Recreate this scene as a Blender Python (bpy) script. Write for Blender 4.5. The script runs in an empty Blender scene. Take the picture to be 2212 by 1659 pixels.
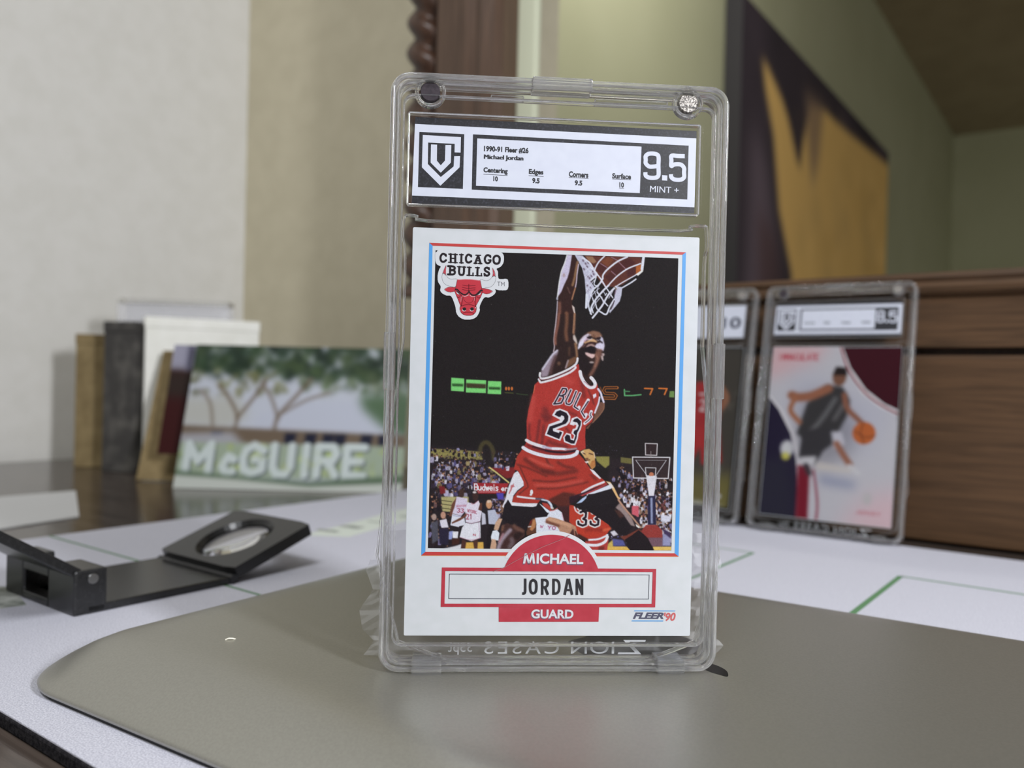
import bpy, bmesh, math, random
from mathutils import Matrix, Vector
import numpy as np

# =====================================================================================================================
# camera, world, lamps, exposure   (metres; the dresser top is z = 0, the camera stands over the origin)
# =====================================================================================================================
SC = bpy.context.scene
COL = SC.collection
CAMZ = .0774
cam = bpy.data.cameras.new('camera'); cam_ob = bpy.data.objects.new('camera', cam); COL.objects.link(cam_ob)
cam.sensor_fit = 'HORIZONTAL'; cam.sensor_width = 36.; cam.lens = 36*1800/2212
cam.clip_start = .01; cam.clip_end = 30
cam.dof.use_dof = True; cam.dof.focus_distance = .1825; cam.dof.aperture_fstop = 14.5
cam_ob.matrix_world = Matrix(((.99972971, -.02324859, 0, 0), (.00011307, .00486203, -.99998817, 0), (.02324832, .99971789, .00486334, CAMZ), (0, 0, 0, 1)))
SC.camera = cam_ob

world = bpy.data.worlds.new('room_ambience'); SC.world = world; world.use_nodes = True
bg = world.node_tree.nodes['Background']; bg.inputs[0].default_value = (.94, .93, .87, 1); bg.inputs[1].default_value = .24

def lamp(name, loc, aim, size, power, col):
    l = bpy.data.lights.new(name, 'AREA'); l.shape = 'DISK'; l.size = size; l.energy = power; l.color = col
    o = bpy.data.objects.new(name, l); COL.objects.link(o); o.location = loc
    o.rotation_euler = (Vector(aim)-Vector(loc)).to_track_quat('-Z', 'Y').to_euler(); return o
dl = lamp('desk_lamp', (.43, -.276, .31), (0, .25, .07), .065, 6.6, (.93, .95, 1)).data; dl.shape = 'RECTANGLE'; dl.size_y = .13
lamp('added_far_fill', (.3, 1.15, 1.35), (.5, 1.9, .6), .3, 9, (1, .97, .9))  # added fill, brightens the wall and canvas seen through the frame

lamp('added_overhead_fill', (-.25, -.75, 1.55), (0, .2, .05), .45, 17, (.95, .97, 1))  # added overhead fill, puts streaks on the acrylic rims and lifts the ambience
vs = SC.view_settings
vs.view_transform = 'Standard'; vs.look = 'None'; vs.gamma = 1; vs.use_curve_mapping = False; vs.exposure = 0.
SC.display_settings.display_device = 'sRGB'
SC.cycles.use_denoising = True
SC.cycles.max_bounces = 40; SC.cycles.transmission_bounces = 36; SC.cycles.transparent_max_bounces = 40; SC.cycles.glossy_bounces = 6
SC.cycles.sample_clamp_indirect = 12

# =====================================================================================================================
# helpers
# =====================================================================================================================
MM = .001
random.seed(4)
def lin(c):
    c = np.asarray(c, float)/255.
    return np.where(c <= .04045, c/12.92, ((c+.055)/1.055)**2.4)
def rgb(*c): return tuple(float(v) for v in lin(c))+(1.,)

INK = .61                                  # reflectance of printed white in this light
def inkc(*c): return tuple(float(v)*INK for v in lin(c))+(1.,)
def material(name, col=(.8, .8, .8, 1), rough=.5, metal=0., spec=.5, **kw):
    m = bpy.data.materials.new(name); m.use_nodes = True; nt = m.node_tree; b = nt.nodes['Principled BSDF']
    b.inputs['Base Color'].default_value = col; b.inputs['Roughness'].default_value = rough; b.inputs['Metallic'].default_value = metal
    b.inputs['Specular IOR Level'].default_value = spec
    for k, v in kw.items(): b.inputs[k.replace('_', ' ')].default_value = v
    return m
def noise_into(m, scale, c0, c1, detail=4, stretch=(1, 1, 1), lo=.35, hi=.65, bump=0., bump_scale=None, dist=0., rough=None):
    """object-space noise that varies the base colour (and fine relief)"""
    nt = m.node_tree; N = nt.nodes; b = N['Principled BSDF']
    tc = N.new('ShaderNodeTexCoord'); mp = N.new('ShaderNodeMapping'); mp.inputs['Scale'].default_value = stretch
    nz = N.new('ShaderNodeTexNoise'); nz.inputs['Scale'].default_value = scale; nz.inputs['Detail'].default_value = detail; nz.inputs['Distortion'].default_value = dist
    rp = N.new('ShaderNodeValToRGB'); rp.color_ramp.elements[0].position = lo; rp.color_ramp.elements[1].position = hi
    rp.color_ramp.elements[0].color = c0; rp.color_ramp.elements[1].color = c1
    nt.links.new(tc.outputs['Object'], mp.inputs[0]); nt.links.new(mp.outputs[0], nz.inputs['Vector']); nt.links.new(nz.outputs['Fac'], rp.inputs[0]); nt.links.new(rp.outputs[0], b.inputs['Base Color'])
    if bump:
        n2 = N.new('ShaderNodeTexNoise'); n2.inputs['Scale'].default_value = bump_scale or scale; n2.inputs['Detail'].default_value = 3
        nt.links.new(mp.outputs[0], n2.inputs['Vector']); bp = N.new('ShaderNodeBump'); bp.inputs['Strength'].default_value = bump; bp.inputs['Distance'].default_value = .0003
        nt.links.new(n2.outputs['Fac'], bp.inputs['Height']); nt.links.new(bp.outputs[0], b.inputs['Normal'])
    return m
def print_material(name, rough=.4, spec=.35):
    """reads the colours that were drawn onto the sheet"""
    m = material(name, rough=rough, spec=spec); nt = m.node_tree
    a = nt.nodes.new('ShaderNodeAttribute'); a.attribute_name = 'ink'
    nt.links.new(a.outputs['Color'], nt.nodes['Principled BSDF'].inputs['Base Color']); return m
def pane_material(name, tint, ior=1.42, rough=.02, gain=1.):
    """thin clear sheet: straight-through transparency plus a fresnel reflection"""
    m = bpy.data.materials.new(name); m.use_nodes = True; nt = m.node_tree; N = nt.nodes; N.remove(N['Principled BSDF'])
    t = N.new('ShaderNodeBsdfTransparent'); t.inputs[0].default_value = tint; g = N.new('ShaderNodeBsdfGlossy'); g.inputs['Roughness'].default_value = rough
    f = N.new('ShaderNodeFresnel'); f.inputs[0].default_value = ior; x = N.new('ShaderNodeMixShader')
    mu = N.new('ShaderNodeMath'); mu.operation = 'MULTIPLY'; mu.inputs[1].default_value = gain; mu.use_clamp = True
    ge = N.new('ShaderNodeNewGeometry'); fr_ = N.new('ShaderNodeMath'); fr_.operation = 'SUBTRACT'; fr_.inputs[0].default_value = gain
    nt.links.new(ge.outputs['Backfacing'], fr_.inputs[1]); fr_.use_clamp = False; mn = N.new('ShaderNodeMath'); mn.operation = 'MULTIPLY'; mn.use_clamp = True
    iv = N.new('ShaderNodeMath'); iv.operation = 'SUBTRACT'; iv.inputs[0].default_value = 1; nt.links.new(ge.outputs['Backfacing'], iv.inputs[1]); N.remove(fr_)
    nt.links.new(iv.outputs[0], mn.inputs[0]); nt.links.new(f.outputs[0], mn.inputs[1]); nt.links.new(mn.outputs[0], mu.inputs[0]); nt.links.new(mu.outputs[0], x.inputs[0]); nt.links.new(t.outputs[0], x.inputs[1]); nt.links.new(g.outputs[0], x.inputs[2]); nt.links.new(x.outputs[0], N['Material Output'].inputs[0]); return m

def tag(o, label=None, category=None, group=None, kind=None):
    for k, v in (('label', label), ('category', category), ('group', group), ('kind', kind)):
        if v: o[k] = v
    return o
def empty(name, M=None):
    o = bpy.data.objects.new(name, None); o.empty_display_size = .01; COL.objects.link(o)
    if M is not None: o.matrix_world = M
    return o
def add(name, bm, mat, parent=None, smooth=False, label=None, M=None):
    """link a bmesh given in millimetres as one mesh object"""
    bmesh.ops.scale(bm, vec=(MM, MM, MM), verts=bm.verts)
    bmesh.ops.recalc_face_normals(bm, faces=bm.faces)
    me = bpy.data.meshes.new(name); bm.to_mesh(me); bm.free()
    return link(name, me, mat, parent, smooth, label, M)
def link(name, me, mat, parent=None, smooth=False, label=None, M=None):
    if smooth: me.polygons.foreach_set('use_smooth', [True]*len(me.polygons))
    for m in (mat if isinstance(mat, (list, tuple)) else [mat]): me.materials.append(m)
    o = bpy.data.objects.new(name, me); COL.objects.link(o)
    if M is not None: o.matrix_world = M
    if parent: o.parent = parent
    if label: o['label'] = label
    return o
def copy_tree(o, parent=None):
    c = o.copy(); COL.objects.link(c)
    if parent: c.parent = parent
    for ch in list(o.children): copy_tree(ch, c)
    return c
def frame(origin_mm, x, y, z):
    M = Matrix.Identity(4)
    for i, v in enumerate((x, y, z)):
        v = Vector(v).normalized()
        for r in range(3): M[r][i] = v[r]
    for r in range(3): M[r][3] = origin_mm[r]*MM
    return M
def V(bm, *p): return [bm.verts.new(q) for q in p]
def box(bm, x0, x1, y0, y1, z0, z1, bev=0., seg=2):
    v = V(bm, (x0, y0, z0), (x1, y0, z0), (x1, y1, z0), (x0, y1, z0), (x0, y0, z1), (x1, y0, z1), (x1, y1, z1), (x0, y1, z1))
    f = [bm.faces.new([v[i] for i in q]) for q in ((0, 3, 2, 1), (4, 5, 6, 7), (0, 1, 5, 4), (1, 2, 6, 5), (2, 3, 7, 6), (3, 0, 4, 7))]
    if bev: bmesh.ops.bevel(bm, geom=list({e for q in f for e in q.edges}), offset=bev, segments=seg, affect='EDGES', profile=.6)
    return v
def rrect(x0, y0, x1, y1, r, n=6, ext=0.):
    out = []
    for cx, cy, a in ((x1-r, y1-r, 0), (x0+r, y1-r, 90), (x0+r, y0+r, 180), (x1-r, y0+r, 270)):
        for k in range(n+1):
            t = math.radians(a+90*k/n)
            if ext and k == 0: out.append((cx+r*math.cos(t)+ext*math.sin(t), cy+r*math.sin(t)-ext*math.cos(t)))
            out.append((cx+r*math.cos(t), cy+r*math.sin(t)))
            if ext and k == n: out.append((cx+r*math.cos(t)-ext*math.sin(t), cy+r*math.sin(t)+ext*math.cos(t)))
    return out
def loops(bm, rings, close_ring=False, cap=True):
    """skin between equally long closed loops; optional caps at both ends"""
    R = [[bm.verts.new(p) for p in r] for r in rings]; n = len(R[0]); m = len(R)
    for i in range(m if close_ring else m-1):
        a, b = R[i], R[(i+1) % m]
        for k in range(n): bm.faces.new((a[k], a[(k+1) % n], b[(k+1) % n], b[k]))
    if cap and not close_ring: bm.faces.new(list(reversed(R[0]))); bm.faces.new(R[-1])
    return R
def slab(bm, outline, z0, z1, bev=0.):
    """extruded outline with a small rounded edge"""
    c = np.mean(outline, 0)
    def inset(d):
        n = len(outline); o = []
        for i in range(n):
            a, b, q = np.array(outline[i-1]), np.array(outline[i]), np.array(outline[(i+1) % n])
            t = (q-a)/(np.linalg.norm(q-a)+1e-9); nn = np.array((-t[1], t[0])); nn = nn if nn@(c-b) > 0 else -nn
            o.append(b+nn*d)
        return o
    if bev:
        prof = [(bev, z0), (bev*.3, z0+bev*.3), (0, z0+bev), (0, z1-bev), (bev*.3, z1-bev*.3), (bev, z1)]
    else: prof = [(0, z0), (0, z1)]
    loops(bm, [[(p[0], p[1], z) for p in (inset(d) if d else outline)] for d, z in prof])
def ring(bm, x0, y0, x1, y1, r, w, z0, z1, bev=.25):
    """rounded rectangular rim, section w by (z1 - z0), rounded edges"""
    prof = [(0, z0+bev), (0, z1-bev), (bev*.3, z1-bev*.3), (bev, z1), (w-bev, z1), (w-bev*.3, z1-bev*.3), (w, z1-bev), (w, z0+bev), (w-bev*.3, z0+bev*.3), (w-bev, z0), (bev, z0), (bev*.3, z0+bev*.3)]
    loops(bm, [[(p[0], p[1], z) for p in rrect(x0+d, y0+d, x1-d, y1-d, max(.05, r-d), 8, .35)] for d, z in prof], close_ring=True, cap=False)
def tube(bm, r0, r1, z0, z1, cx=0, cy=0, n=32, bev=.2):
    prof = [(r1, z0+bev), (r1, z1-bev), (r1-bev, z1), (r0+bev, z1), (r0, z1-bev), (r0, z0+bev), (r0+bev, z0), (r1-bev, z0)]
    loops(bm, [[(cx+r*math.cos(k*2*math.pi/n), cy+r*math.sin(k*2*math.pi/n), z) for k in range(n)] for r, z in prof], close_ring=True, cap=False)
def disc(bm, r, z0, z1, cx=0, cy=0, n=32, bev=.15):
    prof = [(r-bev, z0), (r, z0+bev), (r, z1-bev), (r-bev, z1)]
    loops(bm, [[(cx+q*math.cos(k*2*math.pi/n), cy+q*math.sin(k*2*math.pi/n), z) for k in range(n)] for q, z in prof])
def pipe(bm, pts, r, n=8):
    P = [Vector(p) for p in pts]; rings = []
    for i, p in enumerate(P):
        t = (P[min(i+1, len(P)-1)]-P[max(i-1, 0)]).normalized(); a = t.orthogonal().normalized() if i == 0 else (a-t*a.dot(t)).normalized(); b = t.cross(a)
        rings.append([p+(a*math.cos(k*2*math.pi/n)+b*math.sin(k*2*math.pi/n))*r for k in range(n)])
    loops(bm, rings)
def face(bm, pts, z=None):
    return bm.faces.new([bm.verts.new((p[0], p[1], z) if z is not None else p) for p in pts])
def flat(bm, outline, z, t=.03):
    """a flat printed shape: outline filled, with hair-thin thickness"""
    f = face(bm, outline, z); bmesh.ops.triangulate(bm, faces=[f]); return f
# ---------------------------------------------------------------- flat print: a small polygon rasteriser (numpy)
# The printed surfaces (trading card, label cards, postcard, canvas) are flat artwork. They are drawn here as polygons and
# strokes into arrays and end up as colour attributes on the sheets they are printed on.
import numpy as np

def catmull(p, closed, n=6):
    p = np.asarray(p, float)
    if len(p) < 3: return p
    if closed:
        q = np.vstack([p[-1], p, p[0], p[1]])
    else:
        q = np.vstack([2*p[0]-p[1], p, 2*p[-1]-p[-2]])
    out = []
    t = np.linspace(0, 1, n, endpoint=False)[:, None]
    for i in range(1, len(q)-2):
        a, b, c, d = q[i-1], q[i], q[i+1], q[i+2]
        out.append(.5*((2*b)+(-a+c)*t+(2*a-5*b+4*c-d)*t*t+(-a+3*b-3*c+d)*t**3))
    out = np.vstack(out)
    return out if closed else np.vstack([out, p[-1]])

def gauss(a, s):
    r = max(1, int(s*2.6)); k = np.exp(-.5*(np.arange(-r, r+1)/s)**2); k /= k.sum()
    for ax in (0, 1):
        pad = [(r, r) if i == ax else (0, 0) for i in range(2)]
        b = np.pad(a, pad, mode='edge'); o = np.zeros_like(a)
        for i, w in enumerate(k):
            sl = [slice(None)]*2; sl[ax] = slice(i, i+a.shape[ax]); o += w*b[tuple(sl)]
        a = o
    return a

class Canvas:
    def __init__(s, x0, y0, x1, y1, res, col, seed=1):
        s.x0, s.y0, s.res = x0, y0, res
        s.w, s.h = int((x1-x0)*res), int((y1-y0)*res)
        s.a = np.ones((s.h, s.w, 3))*np.array(col, float)
        s.rng = np.random.default_rng(seed)
        s.o, s.k = (0, 0), 1.
    def zone(s, ox, oy, k): s.o, s.k = (ox, oy), k
    def tr(s, p):
        p = np.asarray(p, float)/s.k + np.array(s.o)
        return (p-np.array([s.x0, s.y0]))*s.res
    def blend(s, x0, y0, m, col, a):
        v = s.a[y0:y0+m.shape[0], x0:x0+m.shape[1]]
        m = (m*a)[..., None]
        v[:] = v*(1-m)+np.array(col, float)*m
    def box(s, p, pad):
        x0 = max(0, int(p[:, 0].min()-pad)); x1 = min(s.w, int(p[:, 0].max()+pad)+2)
        y0 = max(0, int(p[:, 1].min()-pad)); y1 = min(s.h, int(p[:, 1].max()+pad)+2)
        return x0, y0, x1, y1
    def poly(s, pts, col, blur=0, a=1., smooth=False, raw=False):
        if smooth: pts = catmull(pts, True)
        p = np.asarray(pts, float) if raw else s.tr(pts)
        b = blur*s.res; x0, y0, x1, y1 = s.box(p, 2+b*2.7)
        if x1 <= x0 or y1 <= y0: return
        ss = 2
        ys = (np.arange((y1-y0)*ss)+.5)/ss+y0
        m = np.zeros(((y1-y0)*ss, (x1-x0)*ss))
        q = np.roll(p, -1, 0)
        for j, y in enumerate(ys):
            c = ((p[:, 1] <= y) & (q[:, 1] > y)) | ((q[:, 1] <= y) & (p[:, 1] > y))
            if not c.any(): continue
            pa, pb = p[c], q[c]
            xs = np.sort(pa[:, 0]+(y-pa[:, 1])/(pb[:, 1]-pa[:, 1])*(pb[:, 0]-pa[:, 0]))
            for k in range(0, len(xs)-1, 2):
                i0 = int(round((xs[k]-x0)*ss)); i1 = int(round((xs[k+1]-x0)*ss))
                if i1 > 0: m[j, max(0, i0):i1] = 1
        m = m.reshape(y1-y0, ss, x1-x0, ss).mean((1, 3))
        if b > .3: m = gauss(m, b)
        s.blend(x0, y0, m, col, a)
    def line(s, pts, w, col, blur=0, a=1., smooth=True, closed=False):
        p = s.tr(catmull(pts, closed) if smooth else pts)
        if closed: p = np.vstack([p, p[0]])
        w = w*s.res; b = blur*s.res; x0, y0, x1, y1 = s.box(p, w+2+b*2.7)
        if x1 <= x0 or y1 <= y0: return
        X, Y = np.meshgrid(np.arange(x0, x1)+.5, np.arange(y0, y1)+.5)
        d = np.full(X.shape, 1e9)
        for (ax, ay), (bx, by) in zip(p[:-1], p[1:]):
            dx, dy = bx-ax, by-ay; L = dx*dx+dy*dy+1e-9
            t = np.clip(((X-ax)*dx+(Y-ay)*dy)/L, 0, 1)
            d = np.minimum(d, (X-ax-t*dx)**2+(Y-ay-t*dy)**2)
        m = np.clip(w/2-np.sqrt(d)+.5, 0, 1)
        if b > .3: m = gauss(m, b)
        s.blend(x0, y0, m, col, a)
    def oval(s, x, y, rx, ry, col, blur=0, a=1., rot=0):
        t = np.linspace(0, 2*np.pi, 28, endpoint=False); c, q = np.cos(rot), np.sin(rot)
        s.poly(np.c_[x+rx*np.cos(t)*c-ry*np.sin(t)*q, y+rx*np.cos(t)*q+ry*np.sin(t)*c], col, blur, a)
    def specks(s, pts, n, cols, size, a=.9, blur=.35):
        """blobs of crowd inside a polygon"""
        p = np.asarray(pts, float); lo, hi = p.min(0), p.max(0); q = np.roll(p, -1, 0); k = 0
        while k < n:
            x, y = lo+(hi-lo)*s.rng.random(2)
            c = ((p[:, 1] <= y) != (q[:, 1] <= y))
            xi = p[c, 0]+(y-p[c, 1])/(q[c, 1]-p[c, 1])*(q[c, 0]-p[c, 0])
            if (xi > x).sum() % 2 == 0: continue
            k += 1
            col = np.array(cols[s.rng.integers(len(cols))])*s.rng.uniform(.75, 1.1)
            r = size*s.rng.uniform(.5, 1.2)*s.k; m = s.rng.integers(4, 7)
            an = np.sort(s.rng.random(m)*6.283); rr = r*s.rng.uniform(.5, 1.1, m)
            s.poly(np.c_[x+rr*np.cos(an), y+rr*1.15*np.sin(an)], np.clip(col, 0, 255), blur, a)
    def crowd(s, pts, n, tops, size, heads=((150, 104, 84), (180, 132, 104), (70, 48, 44), (52, 40, 40)), dim=1.):
        """seated spectators inside a polygon, back rows first: a torso blob with shoulders and a head each"""
        p = np.asarray(pts, float); lo, hi = p.min(0), p.max(0); q = np.roll(p, -1, 0); spots = []
        while len(spots) < n:
            x, y = lo+(hi-lo)*s.rng.random(2)
            c = ((p[:, 1] <= y) != (q[:, 1] <= y))
            xi = p[c, 0]+(y-p[c, 1])/(q[c, 1]-p[c, 1])*(q[c, 0]-p[c, 0])
            if (xi > x).sum() % 2: spots.append((y, x))
        for y, x in sorted(spots):
            w = size*s.k*s.rng.uniform(.75, 1.25); h = w*s.rng.uniform(.9, 1.5); t = s.rng.uniform(-.25, .25)*w
            col = np.array(tops[s.rng.integers(len(tops))])*s.rng.uniform(.8, 1.06)*dim
            s.poly([(x-w*.3, y-h*.1), (x+w*.3, y-h*.15), (x+w*.52+t, y+h*.3), (x+w*.42+t, y+h), (x-w*.45+t, y+h), (x-w*.55, y+h*.35)], np.clip(col, 0, 255), .55)
            if s.rng.random() < .5: s.line([(x-w*.5, y+h*.4), (x-w*.1+t, y+h*.85)], .9, np.clip(col*.6, 0, 255), .4)
            hc = np.array(heads[s.rng.integers(len(heads))])*s.rng.uniform(.8, 1.1)*dim
            s.oval(x, y-h*.3, w*.26, w*.33, hc, .5); s.poly([(x-w*.27, y-h*.3), (x-w*.15, y-h*.66), (x+w*.15, y-h*.66), (x+w*.27, y-h*.3), (x, y-h*.44)], (46, 36, 36), .5)
    def text(s, string, x, y, ux, uy, w, col, gap=.28):
        """stroke lettering: (x, y) top left of the first letter, ux the advance of one letter, uy its height vector"""
        ux, uy = np.array(ux, float), np.array(uy, float); pos = np.array([x, y], float)
        for ch in string:
            for st in GLYPH.get(ch, []):
                g = np.array(st, float)
                s.line(pos+g[:, :1]*ux*(1-gap)+g[:, 1:]*uy, w, col, smooth=False)
            pos = pos+ux*(.55 if ch in "i.'1" else 1)
    def grain(s, amt):
        s.a += s.rng.normal(0, amt, s.a.shape[:2])[..., None]+s.rng.normal(0, amt*.4, s.a.shape)
        np.clip(s.a, 0, 255, out=s.a)
    def sample(s, x, y):
        u = np.clip((x-s.x0)*s.res-.5, 0, s.w-1.001); v = np.clip((y-s.y0)*s.res-.5, 0, s.h-1.001)
        i, j = u.astype(int), v.astype(int); fu, fv = (u-i)[:, None], (v-j)[:, None]
        A = s.a
        return (A[j, i]*(1-fu)+A[j, i+1]*fu)*(1-fv)+(A[j+1, i]*(1-fu)+A[j+1, i+1]*fu)*fv

_o = [(.5, 0), (.1, .15), (0, .5), (.1, .85), (.5, 1), (.9, .85), (1, .5), (.9, .15), (.5, 0)]
GLYPH = {
 'N': [[(0, 1), (0, 0), (1, 1), (1, 0)]], 'E': [[(1, 0), (0, 0), (0, 1), (1, 1)], [(0, .5), (.8, .5)]],
 'W': [[(0, 0), (.25, 1), (.5, .3), (.75, 1), (1, 0)]], 'Y': [[(0, 0), (.5, .5), (1, 0)], [(.5, .5), (.5, 1)]],
 'O': [_o], 'R': [[(0, 1), (0, 0), (.8, 0), (1, .25), (.8, .5), (0, .5)], [(.5, .5), (1, 1)]],
 'K': [[(0, 0), (0, 1)], [(1, 0), (0, .5), (1, 1)]], 'M': [[(0, 1), (0, 0), (.5, .6), (1, 0), (1, 1)]],
 'T': [[(0, 0), (1, 0)], [(.5, 0), (.5, 1)]], 'G': [[(1, .2), (.5, 0), (.1, .2), (0, .5), (.1, .85), (.5, 1), (1, .85), (1, .5), (.6, .5)]],
 'U': [[(0, 0), (0, .75), (.25, 1), (.75, 1), (1, .75), (1, 0)]], 'I': [[(.5, 0), (.5, 1)]],
 'C': [[(1, .2), (.5, 0), (.1, .2), (0, .5), (.1, .8), (.5, 1), (1, .8)]], 'c': [[(.9, .5), (.5, .4), (.1, .7), (.5, 1), (.9, .9)]],
 'F': [[(1, 0), (0, 0), (0, 1)], [(0, .5), (.8, .5)]], 'B': [[(0, 0), (0, 1), (.8, 1), (1, .75), (.8, .5), (0, .5)], [(.8, .5), (.95, .25), (.8, 0), (0, 0)]],
 'S': [[(1, .12), (.5, 0), (.05, .2), (.2, .45), (.8, .55), (1, .8), (.5, 1), (0, .88)]],
 'L': [[(0, 0), (0, 1), (1, 1)]], 'A': [[(0, 1), (.5, 0), (1, 1)], [(.2, .62), (.8, .62)]], 'D': [[(0, 0), (0, 1), (.6, 1), (1, .7), (1, .3), (.6, 0), (0, 0)]],
 'H': [[(0, 0), (0, 1)], [(1, 0), (1, 1)], [(0, .5), (1, .5)]], 'P': [[(0, 1), (0, 0), (.8, 0), (1, .27), (.8, .55), (0, .55)]],
 'J': [[(.9, 0), (.9, .8), (.5, 1), (.1, .85)]], 'X': [[(0, 0), (1, 1)], [(1, 0), (0, 1)]], 'Z': [[(0, 0), (1, 0), (0, 1), (1, 1)]],
 'u': [[(0, .4), (0, .85), (.4, 1), (.9, .8)], [(.9, .4), (.9, 1)]], 'd': [[(.9, 0), (.9, 1)], [(.9, .5), (.4, .4), (0, .7), (.4, 1), (.9, .9)]],
 'w': [[(0, .4), (.25, 1), (.5, .5), (.75, 1), (1, .4)]], 'e': [[(.05, .7), (.9, .7), (.8, .45), (.4, .4), (0, .7), (.4, 1), (.9, .9)]],
 'i': [[(.2, .4), (.2, 1)], [(.2, .1), (.2, .15)]], 's': [[(.8, .45), (.3, .4), (.1, .55), (.8, .8), (.6, 1), (.1, .95)]],
 'r': [[(.1, .4), (.1, 1)], [(.1, .6), (.4, .4), (.8, .45)]],
 '0': [_o], '1': [[(.1, .2), (.4, 0), (.4, 1)]], '2': [[(0, .2), (.4, 0), (.9, .15), (.9, .4), (0, 1), (1, 1)]],
 '3': [[(0, .1), (.5, 0), (.95, .2), (.5, .47), (1, .75), (.5, 1), (0, .9)]], '5': [[(.95, 0), (.1, 0), (.05, .45), (.6, .4), (1, .7), (.6, 1), (0, .92)]],
 '8': [[(.5, .48), (.1, .25), (.5, 0), (.9, .25), (.5, .48), (0, .75), (.5, 1), (1, .75), (.5, .48)]], '.': [[(.2, .95), (.2, 1)]],
 '7': [[(0, 0), (1, 0), (.4, 1)]], '9': [[(.9, .3), (.5, .55), (.05, .3), (.5, 0), (.95, .3), (.8, .8), (.2, 1)]],
}
def draw_card_photo():
    """the action photograph printed on the trading card (drawn in sheet units, 9.72 to the millimetre)"""
    c = Canvas(918, 534, 1476, 1200, 2, (37, 33, 34), 3)
    Z1, Z2, Z3, Z4 = (1160, 540, 9.217), (1140, 680, 11.06), (1120, 780, 9.218), (1080, 930, 7.9)
    Z5, Z6, Z7, ZA, ZB = (1060, 1040, 11.06), (1200, 1040, 8.508), (925, 930, 6.38), (870, 490, 3.3515), (870, 900, 3.318)
    P, L, O = c.poly, c.line, c.oval
    WH = (226, 228, 232); RED = (176, 60, 54); BLK = (38, 33, 36); FLESH = [(160, 112, 90), (190, 140, 110), (120, 80, 66)]
    crowdw = [(176, 170, 196), (128, 120, 160), (206, 202, 214), (84, 76, 116)]; dark = [(40, 34, 38), (52, 42, 46), (35, 30, 36)]
    # --- arena behind: seats, crowd
    c.zone(*Z7)
    P([(30, 200), (1260, 300), (1260, 1640), (10, 1640)], (44, 38, 42), 3)
    for q in ([(36, 255), (120, 250), (420, 265), (700, 290), (760, 400), (500, 400), (40, 370)],): P(q, (148, 138, 84), 1)
    c.specks([(36, 250), (760, 290), (760, 400), (36, 370)], 260, dark+[(98, 90, 58), (176, 166, 104)], 1.5, .8, .5)
    c.crowd([(36, 235), (420, 240), (760, 290), (760, 330), (36, 290)], 24, dark+[(150, 145, 180), (52, 46, 52)], 5)
    L([(705, 330), (730, 215), (790, 160), (850, 190), (895, 280), (905, 390)], 9, (112, 102, 58), 1.6, .5)
    P([(780, 300), (830, 260), (860, 330), (850, 480), (790, 480), (760, 420)], (42, 36, 38), 1)
    c.specks([(40, 330), (760, 400), (860, 500), (1120, 720), (1100, 740), (620, 740), (600, 880), (40, 900)], 500, dark+dark+crowdw[3:]+[(80, 55, 100), (104, 84, 70)], 2.8)
    c.crowd([(40, 345), (760, 400), (860, 500), (1060, 690), (1060, 700), (620, 700), (600, 860), (40, 880)], 150, crowdw+crowdw[:3]+[(64, 54, 70), (52, 44, 52), (90, 84, 130), (150, 134, 96)], 8)
    c.specks([(40, 330), (760, 380), (1060, 690), (620, 700), (600, 870), (40, 890)], 520, dark+dark+[(96, 60, 56), (70, 54, 84), (190, 184, 200)], 1.3, .85, .4)
    c.specks([(880, 260), (1250, 300), (1200, 520), (900, 500)], 60, [(120, 120, 150), (60, 45, 55), (90, 60, 60), (45, 38, 40)], 2.4)
    c.crowd([(900, 290), (1240, 330), (1200, 480), (920, 470)], 16, crowdw[:2]+dark, 7)
    P([(860, 510), (1200, 505), (1190, 640), (1080, 660)], (128, 44, 46), 1)
    c.crowd([(900, 450), (1120, 470), (1120, 500), (900, 490)], 8, crowdw, 7)
    L([(850, 510), (930, 570), (1110, 715)], 3.4, (206, 192, 124), .4)
    P([(150, 760), (230, 770), (240, 860), (170, 880)], (120, 40, 44), 1)
    c.specks([(900, 900), (1100, 880), (1040, 1200), (960, 1230), (860, 960)], 60, FLESH+crowdw+[(60, 50, 60), (70, 60, 160)], 2.3)
    c.crowd([(900, 900), (1090, 890), (1030, 1180), (960, 1200), (870, 960)], 34, crowdw+[(60, 50, 60), (120, 70, 70), (160, 120, 100)], 7)
    c.specks([(30, 900), (180, 900), (300, 1200), (300, 1600), (40, 1600)], 110, FLESH+dark+dark+dark, 3.2)
    c.crowd([(30, 880), (180, 900), (200, 1200), (280, 1500), (40, 1540)], 36, crowdw[1:2]+dark+dark+[(90, 80, 90), (120, 90, 90)], 9)
    P([(180, 910), (560, 910), (560, 1000), (300, 1120), (200, 1110)], (178, 170, 118), 1)
    for y in (960, 1010, 1065): L([(180, y), (330, y+20)], 1.6, (80, 76, 56), .4)
    P([(620, 718), (1110, 728), (1090, 790), (1060, 870), (640, 872)], (160, 46, 52), .6)
    P([(640, 872), (1070, 872), (1040, 940), (650, 940)], (42, 36, 38), .8)
    c.text('Budweis', 640, 735, (52, 1), (0, 85), 2.5, WH, .2); c.text('er', 1010, 760, (50, 1), (0, 70), 2.2, WH, .2)
    for i in range(14): L([(690+i*22, 838), (700+i*22, 850)], 1.4, (215, 170, 170), .4)
    P([(940, 860), (1040, 860), (1040, 950), (960, 950)], (82, 72, 170), 1)
    # bench people and the two players in white
    P([(500, 1540), (770, 1535), (770, 1640), (490, 1640)], (216, 172, 84), .8); P([(380, 1590), (470, 1560), (470, 1640), (150, 1640)], (222, 222, 226), 1)
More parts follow.
